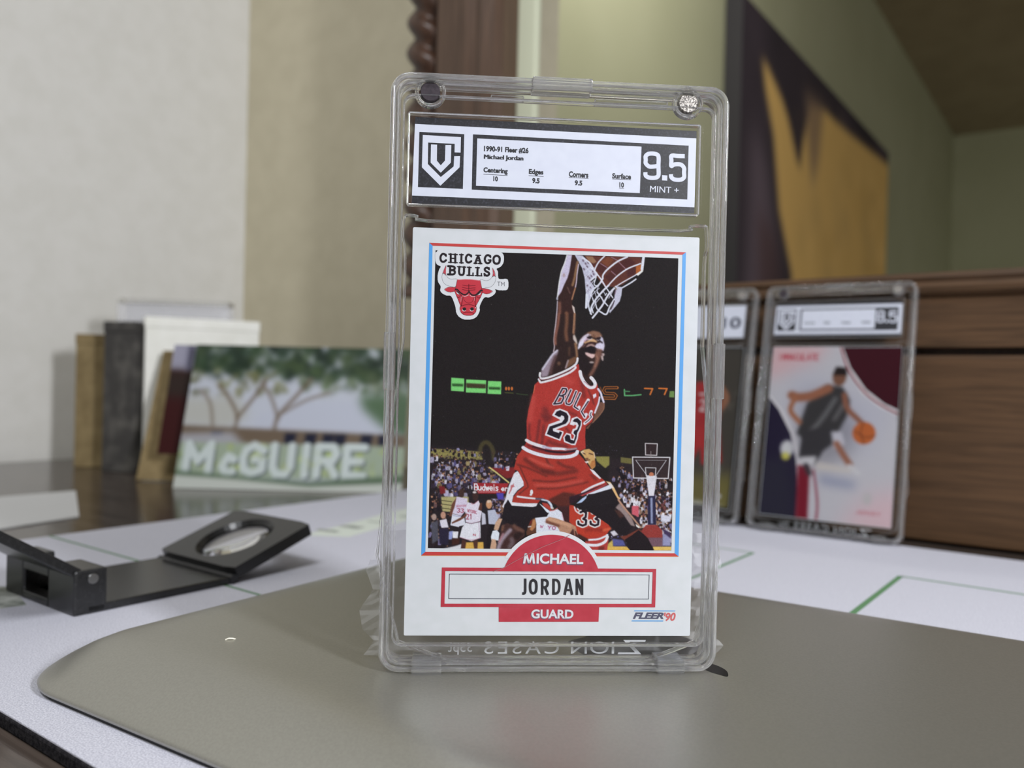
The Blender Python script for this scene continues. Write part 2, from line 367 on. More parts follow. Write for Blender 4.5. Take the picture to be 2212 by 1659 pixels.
    P([(160, 1235), (255, 1215), (285, 1335), (185, 1340)], (222, 218, 228), .6); O(210, 1165, 36, 50, (196, 150, 128), .8); O(85, 1190, 34, 45, (176, 150, 140), .8)
    P([(45, 1260), (130, 1250), (150, 1500), (60, 1560)], (84, 84, 96), 1); P([(150, 1350), (280, 1340), (280, 1580), (160, 1560)], (46, 42, 60), 1)
    P([(290, 1390), (350, 1380), (330, 1500), (285, 1500)], (150, 160, 210), .8); P([(340, 1390), (420, 1390), (410, 1490), (340, 1480)], (232, 232, 238), .6); P([(330, 1490), (440, 1480), (430, 1560), (330, 1580)], (70, 44, 38), 1)
    O(460, 862, 38, 62, (70, 50, 46), .8)
    P([(395, 915), (330, 1010), (290, 1180), (340, 1180), (380, 1050)], (112, 72, 58), .6)
    P([(395, 910), (545, 935), (530, 1090), (460, 1175), (335, 1140), (370, 1040)], (216, 206, 226), .4)
    P([(335, 1145), (460, 1178), (425, 1330), (310, 1305)], (224, 226, 238), .4); L([(330, 1160), (400, 1180), (460, 1180)], .8, (120, 120, 170), .2)
    c.text('33', 408, 1070, (50, 4), (-4, 56), 1.6, (168, 84, 104)); c.text('NEWYORK', 392, 1028, (21, -1), (0, 26), .9, (190, 130, 150))
    P([(740, 1120), (790, 1150), (800, 1290), (740, 1300)], (200, 200, 214), .6); P([(750, 1300), (830, 1290), (800, 1640), (770, 1640)], (44, 38, 42), .8)
    O(652, 895, 42, 72, (66, 46, 44), .8); O(640, 850, 26, 16, (214, 206, 206), .7)
    P([(690, 990), (745, 1000), (740, 1100), (690, 1110)], (96, 60, 50), .8)
    P([(545, 985), (600, 1000), (640, 1010), (695, 960), (715, 1010), (690, 1090), (742, 1110), (720, 1250), (600, 1280), (520, 1262), (510, 1100)], (224, 218, 232), .4)
    P([(520, 1270), (600, 1285), (722, 1258), (726, 1480), (600, 1525), (435, 1470), (470, 1335), (500, 1300)], (228, 228, 236), .4)
    P([(310, 1290), (500, 1190), (520, 1300), (420, 1320)], (222, 222, 234), .5)
    P([(530, 1130), (480, 1180), (330, 1262), (330, 1285), (440, 1240), (530, 1180)], (112, 70, 56), .5)
    L([(440, 1470), (590, 1510), (720, 1480)], 1, (176, 110, 130), .3); L([(700, 1270), (712, 1480)], .9, (170, 130, 160), .3); c.text('N', 624, 1425, (44, 0), (0, 26), 1.2, (180, 80, 96))
    L([(525, 1262), (600, 1278), (715, 1250)], 1, (160, 120, 140), .3); L([(600, 990), (620, 1015), (690, 965)], 1, (176, 96, 110), .3)
    c.text('21', 530, 1150, (48, 0), (0, 70), 1.7, (160, 74, 92)); c.text('WYORK', 545, 1080, (26, 6), (0, 40), 1.1, (176, 96, 116))
    P([(470, 1500), (530, 1520), (510, 1640), (450, 1640)], (84, 54, 46), .8); P([(620, 1525), (690, 1500), (680, 1640), (640, 1640)], (84, 54, 46), .8)
    O(840, 1015, 42, 62, (206, 152, 112), .8); P([(815, 960), (870, 960), (870, 990), (815, 1000)], (220, 196, 176), .8)
    P([(820, 1100), (920, 1088), (975, 1200), (925, 1295), (835, 1290)], (186, 190, 208), .5); P([(835, 1290), (925, 1300), (880, 1450), (850, 1640), (790, 1640)], BLK, .6)
    # --- right hand crowd, backboard
    c.zone(*ZB)
    P([(1480, 300), (1935, 300), (1930, 960), (1450, 960)], (46, 38, 42), 3)
    P([(1380, 285), (1480, 285), (1480, 345), (1450, 370), (1390, 320)], (140, 134, 74), .8); P([(1560, 290), (1640, 300), (1640, 340), (1560, 330)], (110, 104, 62), .8)
    c.specks([(1290, 180), (1640, 240), (1640, 300), (1400, 280)], 30, [(60, 52, 62), (90, 86, 110), (50, 40, 44)], 2)
    c.crowd([(1530, 350), (1640, 380), (1640, 440), (1550, 440)], 10, [(150, 148, 180)]+dark, 6)
    c.specks([(1500, 440), (1930, 440), (1925, 620), (1560, 600)], 190, dark+dark+FLESH, 2.4)
    c.crowd([(1500, 430), (1930, 430), (1925, 600), (1560, 590)], 105, crowdw[:3]+dark+[(226, 224, 236), (120, 110, 150)], 6.6)
    c.specks([(1560, 560), (1925, 560), (1920, 900), (1720, 800)], 200, FLESH+FLESH+dark, 2.7)
    c.crowd([(1560, 550), (1925, 560), (1920, 880), (1720, 780)], 120, crowdw[:3]+[(230, 228, 236)]*3+[(120, 70, 70), (60, 50, 66), (176, 136, 110)], 8)
    c.specks([(1500, 440), (1930, 440), (1920, 890), (1720, 790)], 420, dark+FLESH+[(96, 60, 56), (200, 194, 206)], 1.3, .85, .4)
    P([(1640, 640), (1690, 640), (1690, 720), (1640, 700)], (206, 98, 112), .8)
    c.specks([(1440, 830), (1620, 860), (1600, 930), (1450, 930)], 26, [(90, 90, 150), (160, 160, 205), (50, 44, 60)], 2.6)
    P([(1780, 195), (1782, 150), (1770, 150)], BLK)
    P([(1645, 290), (1912, 293), (1900, 445), (1650, 440)], (58, 46, 48), .6, .75)
    L([(1645, 290), (1912, 293), (1900, 444), (1652, 440)], 2.3, (216, 214, 218), .25, closed=True, smooth=False)
    L([(1668, 312), (1755, 432)], 1.4, (200, 200, 206), .2); L([(1886, 314), (1806, 432)], 1.4, (200, 200, 206), .2); L([(1668, 312), (1886, 314)], 1, (170, 168, 172), .3)
    L([(1737, 366), (1812, 368), (1808, 426), (1742, 424)], 1.8, (212, 210, 214), .2, closed=True, smooth=False)
    P([(1736, 192), (1822, 195), (1818, 278), (1738, 275)], (52, 40, 42)); L([(1736, 192), (1822, 195), (1818, 278), (1738, 275)], 2.1, (206, 200, 202), .25, closed=True, smooth=False)
    L([(1776, 250), (1776, 290)], 1.4, (150, 140, 140)); O(1780, 415, 17, 16, (190, 120, 90), .5)
    P([(1742, 426), (1820, 426), (1797, 572), (1762, 572)], (216, 214, 222), .4)
    c.zone(*Z6)
    P([(1695, 0), (1812, 0), (1802, 275), (1708, 275)], (222, 218, 226), .5)
    P([(1695, 268), (1825, 268), (1836, 470), (1845, 800), (1688, 800)], (46, 44, 70), .5); P([(1738, 300), (1778, 300), (1784, 775), (1746, 775)], (150, 158, 190), .9)
    P([(1560, 920), (1660, 800), (1850, 800), (1955, 900), (1965, 1040), (1690, 1040)], (148, 62, 58), .6); P([(1690, 1035), (1965, 1035), (1965, 1195), (1770, 1195)], (118, 88, 100), .6)
    P([(1965, 960), (2080, 980), (2120, 1190), (1960, 1190)], (150, 150, 186), 1); P([(1940, 850), (2110, 950), (2120, 1060), (2000, 960)], (70, 56, 90), 1)
    P([(1930, 610), (2110, 640), (2110, 740), (1930, 740)], (214, 214, 230), 1)
    P([(945, 1190), (1300, 1195), (1380, 1275), (930, 1275)], (222, 182, 92), .6); P([(1785, 1200), (2130, 1200), (2130, 1275), (1790, 1275)], (226, 190, 104), .6)
    P([(960, 1150), (1060, 1060), (1060, 1200), (950, 1200)], (206, 180, 96), 1); P([(1040, 1050), (1240, 1080), (1290, 1190), (1060, 1190)], (90, 92, 150), 1.2)
    # --- arena lights
    c.zone(*ZA)
    for q in ([(352, 1090), (446, 1097), (444, 1192), (350, 1186)], [(460, 1103), (604, 1110), (602, 1203), (457, 1198)], [(617, 1114), (714, 1118), (712, 1212), (614, 1208)]):
        P(q, (128, 214, 122), .6)
        x0, y0 = q[0]; x1 = q[1][0]
        P([(x0+6, y0+42), (x1-6, y0+46), (x1-8, y0+66), (x0+6, y0+62)], (62, 110, 58), 1)
        for k in range(6): L([(x0+10+k*(x1-x0-20)/6, y0+52), (x0+16+k*(x1-x0-20)/6, y0+58)], 1.6, (46, 70, 44), .4)
    P([(460, 1130), (602, 1138), (600, 1168), (460, 1160)], (70, 60, 44), 1)
    for x in (748, 768, 790): O(x, 1170, 8, 14, (206, 112, 56), .5)
    L([(740, 1200), (800, 1203)], 1.2, (110, 120, 60), .4); L([(822, 1206), (860, 1212), (905, 1216)], 1.6, (66, 84, 56), .5)
    L([(1602, 1178), (1604, 1222), (1660, 1222), (1722, 1215)], 3, (96, 172, 110), .5, smooth=False); L([(1600, 1190), (1640, 1192)], 2.4, (80, 140, 92), .5)
    for x in (1748, 1852): L([(x, 1170), (x+58, 1172), (x+40, 1214)], 3.4, (204, 112, 52), .5, smooth=False)
    P([(1930, 1190), (1962, 1190), (1962, 1236), (1925, 1234)], (110, 140, 80), .7)
    c.zone(*Z3)
    L([(1960, 530), (1720, 530), (1690, 590), (1720, 640), (1900, 650), (1940, 690), (1910, 742), (1690, 735)], 6.4, (176, 104, 54), .4, smooth=False)
    L([(1950, 530), (1720, 530), (1692, 590), (1720, 640), (1900, 650), (1938, 690), (1910, 740), (1695, 735)], 3.2, (62, 38, 28), .3, smooth=False)
    L([(1620, 520), (1650, 600)], 3, (120, 70, 44), .6)
    # --- ball and net
    c.zone(*Z1)
    P([(930, 108), (2050, 145), (2105, 290), (1970, 480), (1700, 690), (1560, 730), (1330, 730), (1200, 560), (1120, 420), (1060, 300)], (98, 56, 48), .4)
    for q in ([(1190, 290), (1240, 260), (1390, 350), (1300, 480), (1180, 400)], [(1440, 400), (1610, 250), (1750, 390), (1570, 510)], [(1640, 250), (1800, 140), (1960, 260), (1760, 370)], [(1330, 540), (1440, 440), (1560, 520), (1450, 640)], [(1780, 400), (1960, 330), (1950, 480), (1790, 540)], [(1140, 170), (1190, 210), (1110, 330), (1060, 300)]):
        P(q, (74, 40, 42), 1.2, .75)
    P([(1960, 320), (2080, 280), (2080, 400), (1960, 480)], (176, 98, 52), .8); P([(960, 120), (1100, 130), (1180, 230), (1120, 270), (1030, 230)], (150, 112, 86), .8)
    P([(1260, 230), (1400, 130), (1520, 190), (1400, 330)], (122, 70, 50), 1)
    for q in ([(1470, 420), (1560, 500)], [(1260, 270), (1390, 350)], [(1470, 140), (1600, 210)], [(1620, 240), (1760, 380)]): L(q, 1.4, (164, 130, 150), .5)
    P([(740, 92), (900, 110), (1050, 250), (1160, 440), (1190, 500), (1060, 620), (1140, 740), (1080, 900), (1000, 1150), (955, 1160), (968, 880), (940, 560), (890, 360), (800, 200)], (206, 206, 226), .5, .93)
    for x, y in ((910, 210), (960, 270), (1010, 250), (930, 380), (990, 330), (1000, 520), (1080, 520), (1100, 420), (1040, 560), (1080, 640), (1120, 480), (1010, 800), (1060, 740), (990, 700)): O(x, y, 16, 28, (92, 70, 84), .8, .8, -.5)
    NW = (222, 224, 236)
    for q, w in (([(1340, 115), (1220, 240), (1150, 370), (1145, 420), (1190, 480)], 3), ([(1790, 135), (1590, 230), (1400, 380), (1310, 490), (1300, 570)], 3.6), ([(2050, 270), (1800, 370), (1600, 510), (1460, 650), (1420, 700)], 3), ([(2090, 400), (1950, 500), (1700, 640), (1560, 730)], 2.4), ([(1960, 580), (1860, 650), (1690, 750)], 3),
                 ([(900, 150), (1050, 260), (1140, 420), (1190, 480), (1280, 600), (1350, 720)], 3), ([(1050, 340), (1190, 480), (1070, 600)], 2.6), ([(1300, 570), (1230, 680), (1110, 790), (1060, 900)], 3.6), ([(1420, 700), (1290, 830), (1150, 1000), (1080, 1130), (1060, 1260)], 4), ([(1560, 730), (1420, 880), (1300, 1090), (1220, 1200), (1150, 1290), (1100, 1350)], 4),
                 ([(1530, 980), (1440, 1130), (1370, 1280), (1240, 1220)], 3.4), ([(1150, 1000), (1180, 1150), (1220, 1200)], 2.6), ([(1190, 840), (1260, 930), (1330, 1030), (1400, 1110)], 2.8), ([(1350, 720), (1430, 840), (1500, 950)], 2.6), ([(1080, 1130), (1110, 1250)], 2.6), ([(1000, 900), (1030, 1160), (1075, 1280)], 3), ([(980, 880), (970, 1150)], 4),
                 ([(2110, 150), (2095, 270), (2080, 380)], 6), ([(1170, 540), (1130, 680), (1200, 720)], 2.4), ([(1100, 960), (1130, 1060)], 2.4), ([(1380, 860), (1350, 900)], 2)):
        L(q, w, NW, .25)
    P([(1960, 480), (2110, 380), (2100, 430), (2000, 515)], (232, 230, 226), .3)
    for q in ([(930, 300), (1040, 420), (1110, 520)], [(960, 420), (1080, 330)], [(950, 560), (1060, 440), (1130, 350)], [(970, 700), (1060, 590), (1160, 500)], [(975, 820), (1060, 690), (1130, 600)], [(985, 640), (1080, 740), (1150, 860), (1180, 960)], [(975, 760), (1060, 860), (1110, 980)], [(985, 960), (1050, 840), (1120, 760)], [(1010, 1080), (1060, 950), (1130, 850), (1230, 760)], [(1230, 690), (1190, 800), (1240, 900)], [(1270, 620), (1330, 690)], [(1300, 800), (1360, 900)], [(1110, 1160), (1160, 1060), (1240, 960)], [(1280, 930), (1310, 1040)], [(1500, 820), (1420, 960)]):
        L(q, 1.8, (214, 214, 230), .3, .9)
    P([(1570, 720), (1690, 740), (1672, 900), (1640, 1020), (1560, 1120), (1440, 1260), (1430, 1220), (1530, 1000), (1540, 850)], (212, 212, 232), .4, .92)
    L([(1530, 1010), (1500, 1100), (1460, 1180)], 2, (60, 40, 50), .4); L([(1560, 790), (1540, 880)], 2, (110, 84, 100), .5)
    L([(1540, 740), (1580, 780)], 2, (140, 120, 100), .4)
    # --- the arm
    P([(590, 92), (565, 190), (490, 380), (460, 500), (420, 720), (400, 900), (378, 960), (400, 1010), (390, 1180), (378, 1350), (350, 1560), (330, 1720), (740, 1720), (760, 1400), (750, 1250), (735, 1130), (690, 1080), (700, 1000), (740, 870), (775, 740), (785, 560), (800, 420), (830, 280), (790, 210), (735, 92)], (58, 38, 36), .3)
    P([(600, 95), (690, 95), (665, 260), (640, 420), (600, 560), (540, 680), (480, 830), (410, 930), (400, 880), (420, 720), (460, 520), (500, 360), (560, 220)], (204, 196, 220), .7)
    L([(592, 100), (545, 260), (482, 420), (442, 620), (412, 850), (402, 940)], 2.6, (224, 224, 226), .4); O(398, 965, 20, 34, (176, 178, 192), .6); O(530, 500, 26, 40, (166, 138, 132), 1.2, .7)
    L([(800, 240), (765, 420), (740, 560), (700, 700)], 5, (140, 104, 76), 1); L([(822, 280), (792, 470), (780, 620), (758, 740)], 2.4, (206, 190, 205), .5); L([(755, 760), (715, 890), (690, 980)], 3, (170, 122, 92), .6)
    L([(600, 740), (650, 860)], 2.4, (104, 76, 70), .8); P([(688, 1090), (740, 1135), (758, 1260), (732, 1260), (700, 1160)], (212, 196, 188), .6)
    L([(402, 1020), (394, 1180), (376, 1400), (344, 1650)], 2.4, (186, 180, 192), .5); L([(445, 1050), (445, 1250), (410, 1450), (385, 1680)], 6, (124, 82, 70), 1.6)
    L([(580, 1250), (580, 1400), (555, 1680)], 6, (128, 86, 66), 1.6); L([(748, 1270), (742, 1500), (725, 1680)], 3.6, (160, 114, 90), .8)
    c.zone(*Z2)
    P([(690, -20), (660, 230), (625, 470), (612, 600), (622, 760), (600, 900), (500, 1080), (340, 1280), (270, 1420), (300, 1510), (600, 1480), (900, 1350), (1150, 1180), (1205, 1050), (1190, 800), (1180, 640), (1140, 520), (1085, 480), (1105, 420), (1130, 200), (1135, -20)], (50, 36, 35), .3)
    L([(688, -20), (665, 230), (632, 470), (620, 620), (632, 760), (612, 880)], 2.6, (188, 172, 178), .6); L([(740, -20), (720, 200), (680, 400), (655, 560), (660, 700)], 5, (142, 92, 78), 1.4)
    L([(930, -20), (925, 200), (905, 420), (930, 600)], 7, (118, 80, 62), 1.8); L([(1110, -20), (1100, 200), (1082, 430)], 4, (166, 122, 94), .8)
    P([(1073, 490), (1120, 478), (1160, 580), (1184, 690), (1160, 710), (1120, 640), (1080, 590)], (206, 192, 184), .6); L([(1130, 690), (1160, 850), (1175, 1020)], 5, (150, 112, 84), 1)
    P([(730, 825), (660, 870), (590, 920), (500, 1070), (400, 1200), (340, 1290), (300, 1400), (330, 1490), (470, 1470), (520, 1350), (590, 1180), (670, 1000), (720, 900)], (160, 144, 158), 1.6, .95)
    L([(700, 850), (590, 950), (490, 1090), (350, 1300)], 4, (204, 200, 216), 1); L([(660, 1000), (580, 1200), (540, 1400)], 6, (92, 66, 66), 2); O(740, 1160, 40, 45, (120, 88, 70), 1.4, .8)
    P([(960, 1080), (1100, 1000), (1185, 1010), (1150, 1130), (1000, 1230), (900, 1290)], (114, 80, 60), 1.2); L([(960, 1090), (930, 1180), (900, 1270)], 3.4, (160, 142, 146), .8)
    L([(990, 780), (985, 960)], 4, (88, 62, 50), 1.6)
    # --- head
    P([(1190, 790), (1200, 700), (1230, 600), (1300, 500), (1420, 410), (1560, 372), (1700, 410), (1780, 500), (1820, 620), (1838, 720), (1812, 850), (1795, 930), (1750, 1010), (1715, 1150), (1620, 1350), (1560, 1480), (1480, 1680), (1400, 1600), (1300, 1420), (1240, 1280), (1205, 1100), (1195, 930)], (56, 40, 38), .4, smooth=True)
    P([(1400, 430), (1560, 380), (1700, 412), (1770, 490), (1700, 570), (1560, 540), (1480, 500)], (142, 104, 84), 1)
    P([(1188, 800), (1205, 690), (1250, 590), (1330, 500), (1430, 445), (1510, 480), (1420, 530), (1400, 600), (1340, 650), (1310, 720), (1250, 780), (1200, 830)], (226, 222, 240), .6)
    L([(1340, 640), (1420, 560), (1500, 600)], 3, (206, 170, 190), .8); P([(1330, 660), (1420, 620), (1560, 570), (1650, 630), (1600, 665), (1480, 650), (1370, 700)], (208, 164, 120), .7)
    P([(1640, 690), (1720, 660), (1812, 640), (1832, 740), (1800, 870), (1720, 825), (1640, 800), (1590, 760)], (216, 210, 230), .6); P([(1720, 490), (1790, 560), (1812, 650), (1760, 640), (1700, 590), (1730, 550)], (204, 202, 222), .6)
    P([(1390, 530), (1480, 508), (1540, 530), (1500, 590), (1430, 560)], (42, 30, 34), .5); P([(1630, 545), (1745, 525), (1725, 585), (1660, 595)], (42, 30, 36), .5); L([(1650, 600), (1700, 620), (1775, 672)], 2.4, (44, 32, 38), .4)
    P([(1340, 750), (1380, 680), (1480, 640), (1590, 650), (1635, 690), (1590, 725), (1480, 695), (1420, 720)], (58, 36, 36), .5)
    P([(1385, 765), (1440, 705), (1530, 690), (1600, 725), (1585, 765), (1480, 745), (1400, 785)], (176, 144, 136), .6)
    P([(1225, 840), (1400, 775), (1500, 740), (1585, 770), (1615, 850), (1600, 925), (1480, 910), (1370, 890), (1290, 960), (1220, 920)], (34, 28, 32), .4)
    P([(1205, 850), (1300, 790), (1380, 800), (1365, 950), (1450, 1080), (1560, 1180), (1500, 1300), (1400, 1470), (1300, 1400), (1240, 1250), (1205, 1080)], (40, 32, 34), .8)
    P([(1358, 900), (1420, 900), (1500, 930), (1605, 940), (1590, 1000), (1530, 1045), (1430, 990), (1380, 950)], (226, 192, 188), .5)
    P([(1620, 860), (1765, 860), (1740, 980), (1700, 1100), (1640, 1250), (1560, 1400), (1480, 1480), (1450, 1430), (1550, 1280), (1600, 1100), (1610, 980)], (120, 84, 72), 1.3); O(1520, 1135, 58, 22, (192, 178, 174), .7)
    P([(1758, 920), (1822, 918), (1832, 960), (1792, 1000), (1805, 1060), (1790, 1112), (1750, 1060), (1740, 980)], (194, 174, 170), .5); O(1765, 960, 12, 25, (90, 60, 60), .5)
    L([(1250, 620), (1330, 540), (1420, 490)], 3, (196, 170, 180), 1, .6); L([(1420, 600), (1500, 585), (1530, 560)], 1.6, (230, 226, 232), .4); L([(1640, 600), (1690, 612)], 1.4, (206, 196, 204), .4)
    L([(1440, 640), (1540, 600), (1640, 650)], 2.4, (226, 184, 140), .7); L([(1360, 720), (1300, 760)], 2.4, (120, 84, 84), .8); L([(1560, 470), (1600, 540)], 2, (96, 66, 54), .8); L([(1470, 470), (1450, 500)], 1.6, (110, 76, 66), .7)
    L([(1650, 830), (1760, 840)], 3, (150, 108, 96), 1); L([(1620, 940), (1660, 1060), (1600, 1240)], 4, (146, 104, 88), 1.2)
    x0, y0, x1, y1 = [int(v) for v in np.r_[(1236-c.x0)*2, (704-c.y0)*2, (1312-c.x0)*2, (812-c.y0)*2]]
    hd = c.a[y0:y1, x0:x1]; c.a[y0:y1, x0:x1] = .35*hd+.65*np.stack([gauss(hd[..., i], 2.4) for i in range(3)], -1)
    # --- jersey
    c.zone(*Z3)
    P([(1625, 815), (1712, 830), (1700, 950), (1600, 1100), (1450, 1240), (1380, 1350), (1330, 1340), (1480, 1200), (1510, 1040)], (118, 82, 68), .5); L([(1700, 860), (1690, 960), (1600, 1090), (1470, 1230)], 2, (150, 108, 86), .5)
    P([(390, 400), (430, 440), (700, 340), (1000, 210), (1130, 90), (1195, 55), (1215, 200), (1280, 420), (1400, 550), (1500, 500), (1560, 440), (1592, 560), (1600, 700), (1570, 850), (1500, 1040), (1470, 1200), (1335, 1310), (1325, 1500), (1335, 1740), (1200, 1800), (130, 1740), (165, 1500), (160, 1200), (200, 950), (290, 620), (320, 465)], RED, .35)
    D = (112, 46, 46)
    for q, w, b in (([(520, 960), (560, 1060), (560, 1180)], 12, 3.5), ([(470, 1080), (560, 1130), (640, 1120)], 9, 3), ([(420, 1180), (390, 1400), (345, 1700)], 6, 1.8), ([(500, 1280), (480, 1500), (455, 1720)], 6, 1.8), ([(225, 1230), (210, 1400), (245, 1650)], 4, 1.6), ([(1235, 260), (1270, 520), (1300, 720)], 7, 2.6), ([(1380, 570), (1440, 700), (1500, 860)], 3.5, 1), ([(950, 1340), (1010, 1420)], 4, 1.4), ([(600, 1600), (760, 1660), (950, 1700)], 8, 2.5), ([(1000, 1020), (1150, 1080)], 5, 2), ([(560, 1650), (540, 1750)], 6, 2)):
        L(q, w, D, b, .8)
    L([(300, 700), (250, 1000), (230, 1200)], 10, (200, 84, 76), 3, .6); L([(900, 330), (1050, 420)], 14, (202, 84, 78), 4, .5)
    L([(325, 480), (300, 640)], 1.2, (226, 130, 90), .4)
    c.zone(*Z2)
    for q in ([(290, 1390), (285, 1460), (325, 1520), (480, 1500), (700, 1420), (950, 1310), (1120, 1200), (1172, 1120), (1185, 1040)], [(262, 1540), (295, 1605), (340, 1610), (560, 1555), (800, 1465), (1000, 1375), (1110, 1295), (1140, 1250)]): L(q, 4.6, (228, 226, 230), .25)
    L([(268, 1490), (310, 1556), (480, 1535), (700, 1460), (950, 1350), (1100, 1260)], 1.5, (122, 52, 60), .2)
    c.zone(*Z3)
    L([(1222, 210), (1245, 310), (1310, 430), (1380, 500), (1440, 525), (1505, 505), (1520, 440), (1470, 360), (1440, 330)], 7.4, (228, 226, 232), .25); L([(1300, 400), (1380, 470), (1440, 496), (1485, 485)], .9, (150, 76, 90), .2)
    L([(1580, 555), (1635, 640), (1650, 700), (1692, 815)], 4.4, (222, 216, 236), .4); L([(1610, 720), (1590, 830), (1545, 950), (1515, 1030)], 3.6, (226, 220, 234), .3); P([(1475, 670), (1540, 640), (1548, 700), (1490, 750)], (226, 220, 232), .3)
    for st in ([[(875, 545), (715, 840)], [(875, 545), (945, 550), (960, 590), (925, 660), (850, 690)], [(830, 690), (890, 700), (890, 750), (850, 830), (790, 845), (700, 852)]],
               [[(1040, 575), (940, 790), (950, 850), (1010, 865), (1055, 830), (1145, 605)]], [[(1225, 640), (1105, 905), (1185, 960), (1205, 915)]], [[(1385, 775), (1250, 1005), (1315, 1120), (1345, 1060)]], [[(1445, 1005), (1420, 1070), (1450, 1110), (1390, 1180), (1315, 1240)]]):
        for q in st: L(q, 6.6, (226, 222, 230), .2, smooth=False)
    for st, w in (([[(875, 545), (715, 840)], [(875, 545), (945, 550), (960, 590), (925, 660), (850, 690)], [(830, 690), (890, 700), (890, 750), (850, 830), (790, 845), (700, 852)]], 3.3), ([[(1040, 575), (940, 790), (950, 850), (1010, 865), (1055, 830), (1145, 605)]], 2.8), ([[(1225, 640), (1105, 905), (1185, 960)]], 2.8), ([[(1385, 800), (1250, 1005), (1315, 1110)]], 2.6), ([[(1445, 1020), (1420, 1070), (1450, 1110), (1390, 1180), (1325, 1230)]], 1.6)):
        for q in st: L(q, w, (52, 38, 52), .2, smooth=False)
    P([(665, 1080), (730, 970), (820, 942), (970, 1000), (1032, 1100), (1022, 1210), (960, 1282), (750, 1362), (800, 1370), (895, 1400), (892, 1440), (830, 1588), (522, 1475), (600, 1258), (830, 1175), (800, 1155)], (228, 226, 232), .2)
    P([(715, 1068), (760, 1002), (825, 975), (950, 1030), (992, 1100), (982, 1190), (940, 1245), (680, 1345), (690, 1395), (800, 1432), (820, 1398), (868, 1420), (808, 1552), (562, 1452), (620, 1300), (860, 1222), (912, 1150), (905, 1100), (850, 1078), (835, 1108), (800, 1110)], (38, 32, 42), .2)
    P([(1015, 1262), (1058, 1140), (1160, 1102), (1252, 1170), (1262, 1262), (1232, 1370), (1195, 1440), (1175, 1560), (1130, 1675), (1060, 1672), (905, 1612), (888, 1520), (950, 1428), (1040, 1452), (1052, 1540), (1085, 1548), (1105, 1480), (1048, 1440), (1078, 1350), (1130, 1340), (1150, 1282), (1120, 1262), (1100, 1285)], (228, 226, 232), .2)
    P([(1075, 1200), (1110, 1152), (1170, 1132), (1242, 1200), (1232, 1280), (1200, 1365), (1165, 1430), (1152, 1535), (1110, 1645), (1050, 1642), (928, 1585), (918, 1512), (960, 1460), (1020, 1482), (1032, 1562), (1100, 1582), (1132, 1480), (1090, 1432), (1108, 1385), (1165, 1360), (1195, 1282), (1165, 1222), (1120, 1212)], (38, 32, 42), .2)
    # --- players behind the legs
    c.zone(*Z5)
    P([(1540, 470), (1900, 400), (1900, 600), (1890, 1010), (1780, 970), (1700, 720), (1600, 640)], (66, 40, 42), .8)
    P([(960, 900), (1060, 870), (1095, 1000), (1095, 1100), (1110, 1230), (860, 1290), (850, 1180), (900, 1060)], (96, 62, 48), .6); P([(1000, 920), (1060, 890), (1085, 1000), (1060, 1100), (990, 1180), (930, 1150), (980, 1040)], (186, 130, 88), .8); L([(900, 1085), (960, 1075)], 2.4, (210, 200, 200), .5); P([(940, 900), (1000, 880), (980, 990), (920, 1050)], (110, 40, 40), .6)
    P([(1060, 870), (1340, 840), (1380, 770), (1405, 700), (1600, 660), (1700, 740), (1765, 970), (1700, 1000), (1640, 1230), (1380, 1220), (1090, 1240), (1090, 1000)], (222, 226, 238), .4)
    L([(1410, 700), (1500, 690), (1590, 640)], 2, (196, 110, 110), .4); O(1470, 640, 40, 28, (214, 196, 170), .8); L([(1700, 760), (1750, 960)], 1.2, (196, 130, 150), .4)
    c.text('W', 1190, 1045, (90, 10), (-10, 55), 1.6, (184, 120, 150)); c.text('YO', 1370, 1060, (105, 12), (-10, 75), 1.8, (176, 100, 140))
    # number thirty three
    c.zone(*Z6)
    P([(250, 430), (330, 440), (440, 560), (600, 540), (830, 690), (960, 770), (1015, 860), (940, 970), (900, 1030), (580, 1060), (400, 1000), (360, 850), (250, 740)], (184, 64, 48), .5)
    P([(580, 1050), (960, 980), (970, 1100), (945, 1270), (640, 1270), (520, 1150)], (178, 68, 64), .5)
    for q, w in (([(600, 1075), (780, 1062), (900, 1015), (950, 985)], 4), ([(560, 1165), (760, 1172), (900, 1115), (955, 1020)], 6)): L(q, w, (228, 228, 234), .3)
    P([(420, 960), (600, 1060), (600, 1110), (470, 1060), (400, 1000)], (70, 44, 40), 1); P([(790, 1200), (900, 1195), (880, 1265), (780, 1265)], (120, 50, 44), 1)
    L([(560, 900), (700, 880), (860, 900)], 7, (150, 52, 44), 2.4); L([(880, 900), (1000, 870)], 5, (210, 100, 70), 1.4)
    for q in ([(345, 470), (372, 540), (430, 590)], [(400, 500), (425, 520)]): L(q, 3, (224, 214, 220), .4)
    N3 = lambda x, y: [[(x-62, y-128), (x-12, y-150), (x+40, y-120), (x+32, y-40), (x-10, y-8)], [(x-10, y-8), (x+42, y+20), (x+36, y+95), (x-24, y+118), (x-100, y+88), (x-104, y+45)]]
    for n in (N3(520, 695), N3(745, 695)):
        for q in n: L(q, 10.4, (228, 222, 220), .25, smooth=False)
    for n in (N3(520, 695), N3(745, 695)):
        for q in n: L(q, 4.6, (44, 34, 44), .25, smooth=False)
    c.zone(*Z5)
    P([(1315, 900), (1400, 848), (1560, 880), (1900, 1000), (2035, 1080), (2050, 1170), (1960, 1250), (1820, 1265), (1650, 1195), (1600, 1085), (1480, 1035), (1325, 995)], (182, 138, 112), .5); L([(1340, 960), (1480, 1010), (1620, 1060)], 6, (120, 76, 62), 1.4); L([(1400, 900), (1700, 990), (1900, 1060)], 6, (206, 160, 130), 1.6)
    P([(1890, 1240), (1960, 1130), (2080, 1240), (2095, 1350), (2000, 1310)], (84, 54, 50), .6)
